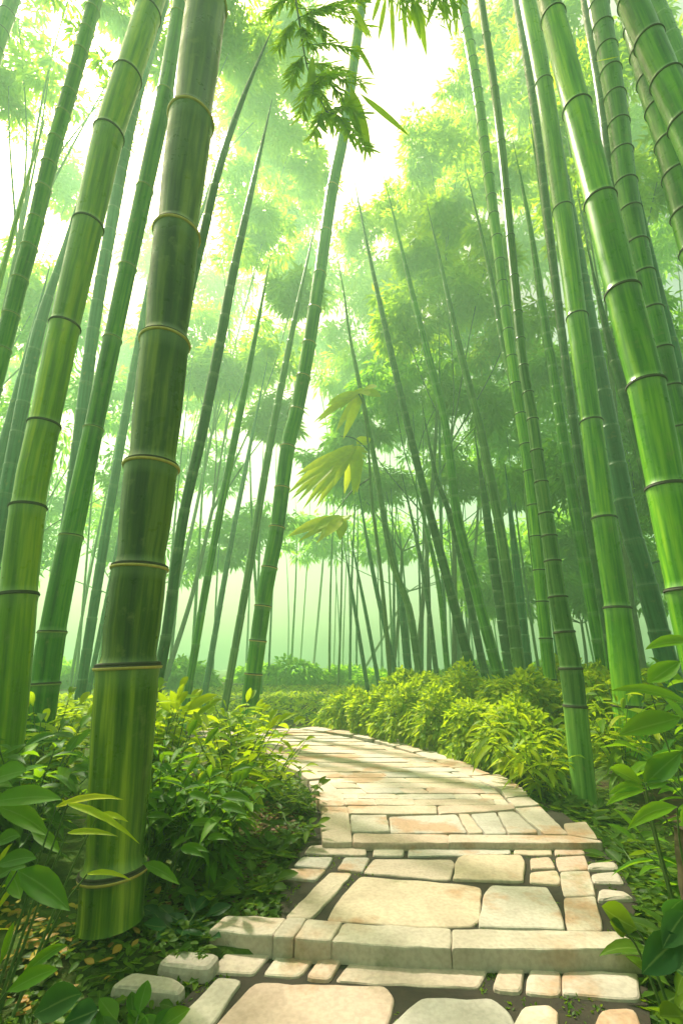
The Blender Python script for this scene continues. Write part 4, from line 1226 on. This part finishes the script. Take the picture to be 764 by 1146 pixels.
# fallen yellow leaves, each one by itself
fm = MB(); leaves(fm, [(0, 0, 0.004)], [(1, 0, .08)], [(0, .1, 1)], .055, .026, .15, LEAF_HI, .2)
f0 = fm.build('fallen_leaf', M['leaf_fallen'], loc=(0, 0, 0))
spots = [(97, 1074), (108, 1064), (120, 1083), (117, 1075), (90, 1072), (133, 1080), (145, 1082), (88, 1108), (82, 1092), (64, 1084), (26, 1119), (24, 1138), (150, 1052), (172, 1020), (43, 1078), (154, 1066), (104, 1094), (126, 1090), (75, 1076), (140, 1070), (112, 1052), (93, 1060), (207, 1093), (186, 1030)]
mats_f = []
for k, c in enumerate([(.36, .33, .02), (.40, .28, .025), (.36, .16, .03), (.24, .28, .03)]):
    mats_f.append(leaf_mat('fallen_leaf_tone', [c, tuple(v * .85 for v in c)], .2, (.5, .4, .05)))
for i, (x, y) in enumerate(spots):
    o = f0 if i == 0 else f0.copy()
    if i: COL.objects.link(o)
    p = on_ground(x, y, ZA - .02)
    o.location = (p[0], p[1], ground_z(p[0], p[1]) + .015)
    o.rotation_euler = (random.gauss(0, .2), random.gauss(0, .2), random.uniform(0, 6.28))
    s = random.uniform(.6, 1.15); o.scale = (s, s, s)
    tag(o, 'small yellow or orange leaf fallen on the ground around the olive culm base', 'leaf', 'fallen leaves around the olive culm')

lm = MB(); a, b_ = on_plane(665, 69, 4.02), on_plane(693, 62, 4.02)
leaves(lm, a, b_ - a, [0, -.8, .7], np.linalg.norm(b_ - a), .05, .05, LEAF_HI, .15)
tag(lm.build('bamboo_leaf', M['leaf_yellow'], loc=a), 'single yellow leaf caught high on a culm near the top right', 'leaf')

# ------------------------------------------------------------------ haze
HZ = dict(x=60, y0=-22, y1=64, z0=-1.2, z1=26)
V = [(sx * HZ['x'], y, z) for z in (HZ['z0'], HZ['z1']) for y in (HZ['y0'], HZ['y1']) for sx in (-1, 1)]
fs = [(0, 2, 3, 1), (4, 5, 7, 6), (0, 1, 5, 4), (2, 6, 7, 3), (0, 4, 6, 2), (1, 3, 7, 5)]
hm, nt, out = new_mat('haze')
pv = N_(nt, 'ShaderNodeVolumePrincipled')
pv.inputs['Color'].default_value = (.52, .90, .56, 1)
pv.inputs['Density'].default_value = .0165
pv.inputs['Anisotropy'].default_value = .35
nt.links.new(pv.outputs[0], out.inputs['Volume'])
mb = MB(); mb.add(V, fs)
tag(mb.build('haze', hm, smooth=False), 'pale morning haze filling the bamboo forest', 'haze', kind='stuff')

# ------------------------------------------------------------------ light
w = bpy.data.worlds.new('World'); scene.world = w; w.use_nodes = True
nt = w.node_tree
bg = nt.nodes['Background']
sky = nt.nodes.new('ShaderNodeTexSky'); sky.sky_type = 'NISHITA'; sky.sun_disc = False
sky.sun_elevation = SUN_EL; sky.sun_rotation = SUN_AZ
sky.dust_density = 9.0; sky.ozone_density = .3; sky.air_density = 1.0
tint = nt.nodes.new('ShaderNodeMix'); tint.data_type = 'RGBA'; tint.blend_type = 'MULTIPLY'; tint.inputs[0].default_value = 1.0
tint.inputs[7].default_value = (1.0, .95, .70, 1)          # warm morning sky
nt.links.new(sky.outputs[0], tint.inputs[6]); nt.links.new(tint.outputs[2], bg.inputs[0]); bg.inputs[1].default_value = .09
sd = bpy.data.lights.new('sun', 'SUN'); sd.energy = 5.0; sd.angle = math.radians(2.5); sd.color = (1, .93, .76)
so = bpy.data.objects.new('sun', sd); COL.objects.link(so)
to_sun = Vector((math.sin(SUN_AZ) * math.cos(SUN_EL), math.cos(SUN_AZ) * math.cos(SUN_EL), math.sin(SUN_EL)))
so.rotation_euler = to_sun.to_track_quat('Z', 'Y').to_euler()

# ------------------------------------------------------------------ camera
cd = bpy.data.cameras.new('camera'); co = bpy.data.objects.new('camera', cd); COL.objects.link(co)
cd.sensor_fit = 'VERTICAL'; cd.sensor_height = 36; cd.sensor_width = 24; cd.lens = F / PH * 36
co.location = (0, 0, EYE); co.rotation_euler = (math.pi / 2 + PITCH, 0, 0)
cd.clip_start = .02; cd.clip_end = 500
scene.camera = co

for o in bpy.data.objects:
    if '_Y' in o: del o['_Y']
vs = scene.view_settings
vs.view_transform = 'Standard'; vs.look = 'None'; vs.gamma = 1.0; vs.exposure = 1.66
try: vs.use_curve_mapping = False
except Exception: pass
cy = scene.cycles
cy.volume_bounces = 1
cy.max_bounces = 8; cy.diffuse_bounces = 3; cy.transmission_bounces = 4; cy.glossy_bounces = 2
cy.use_denoising = True
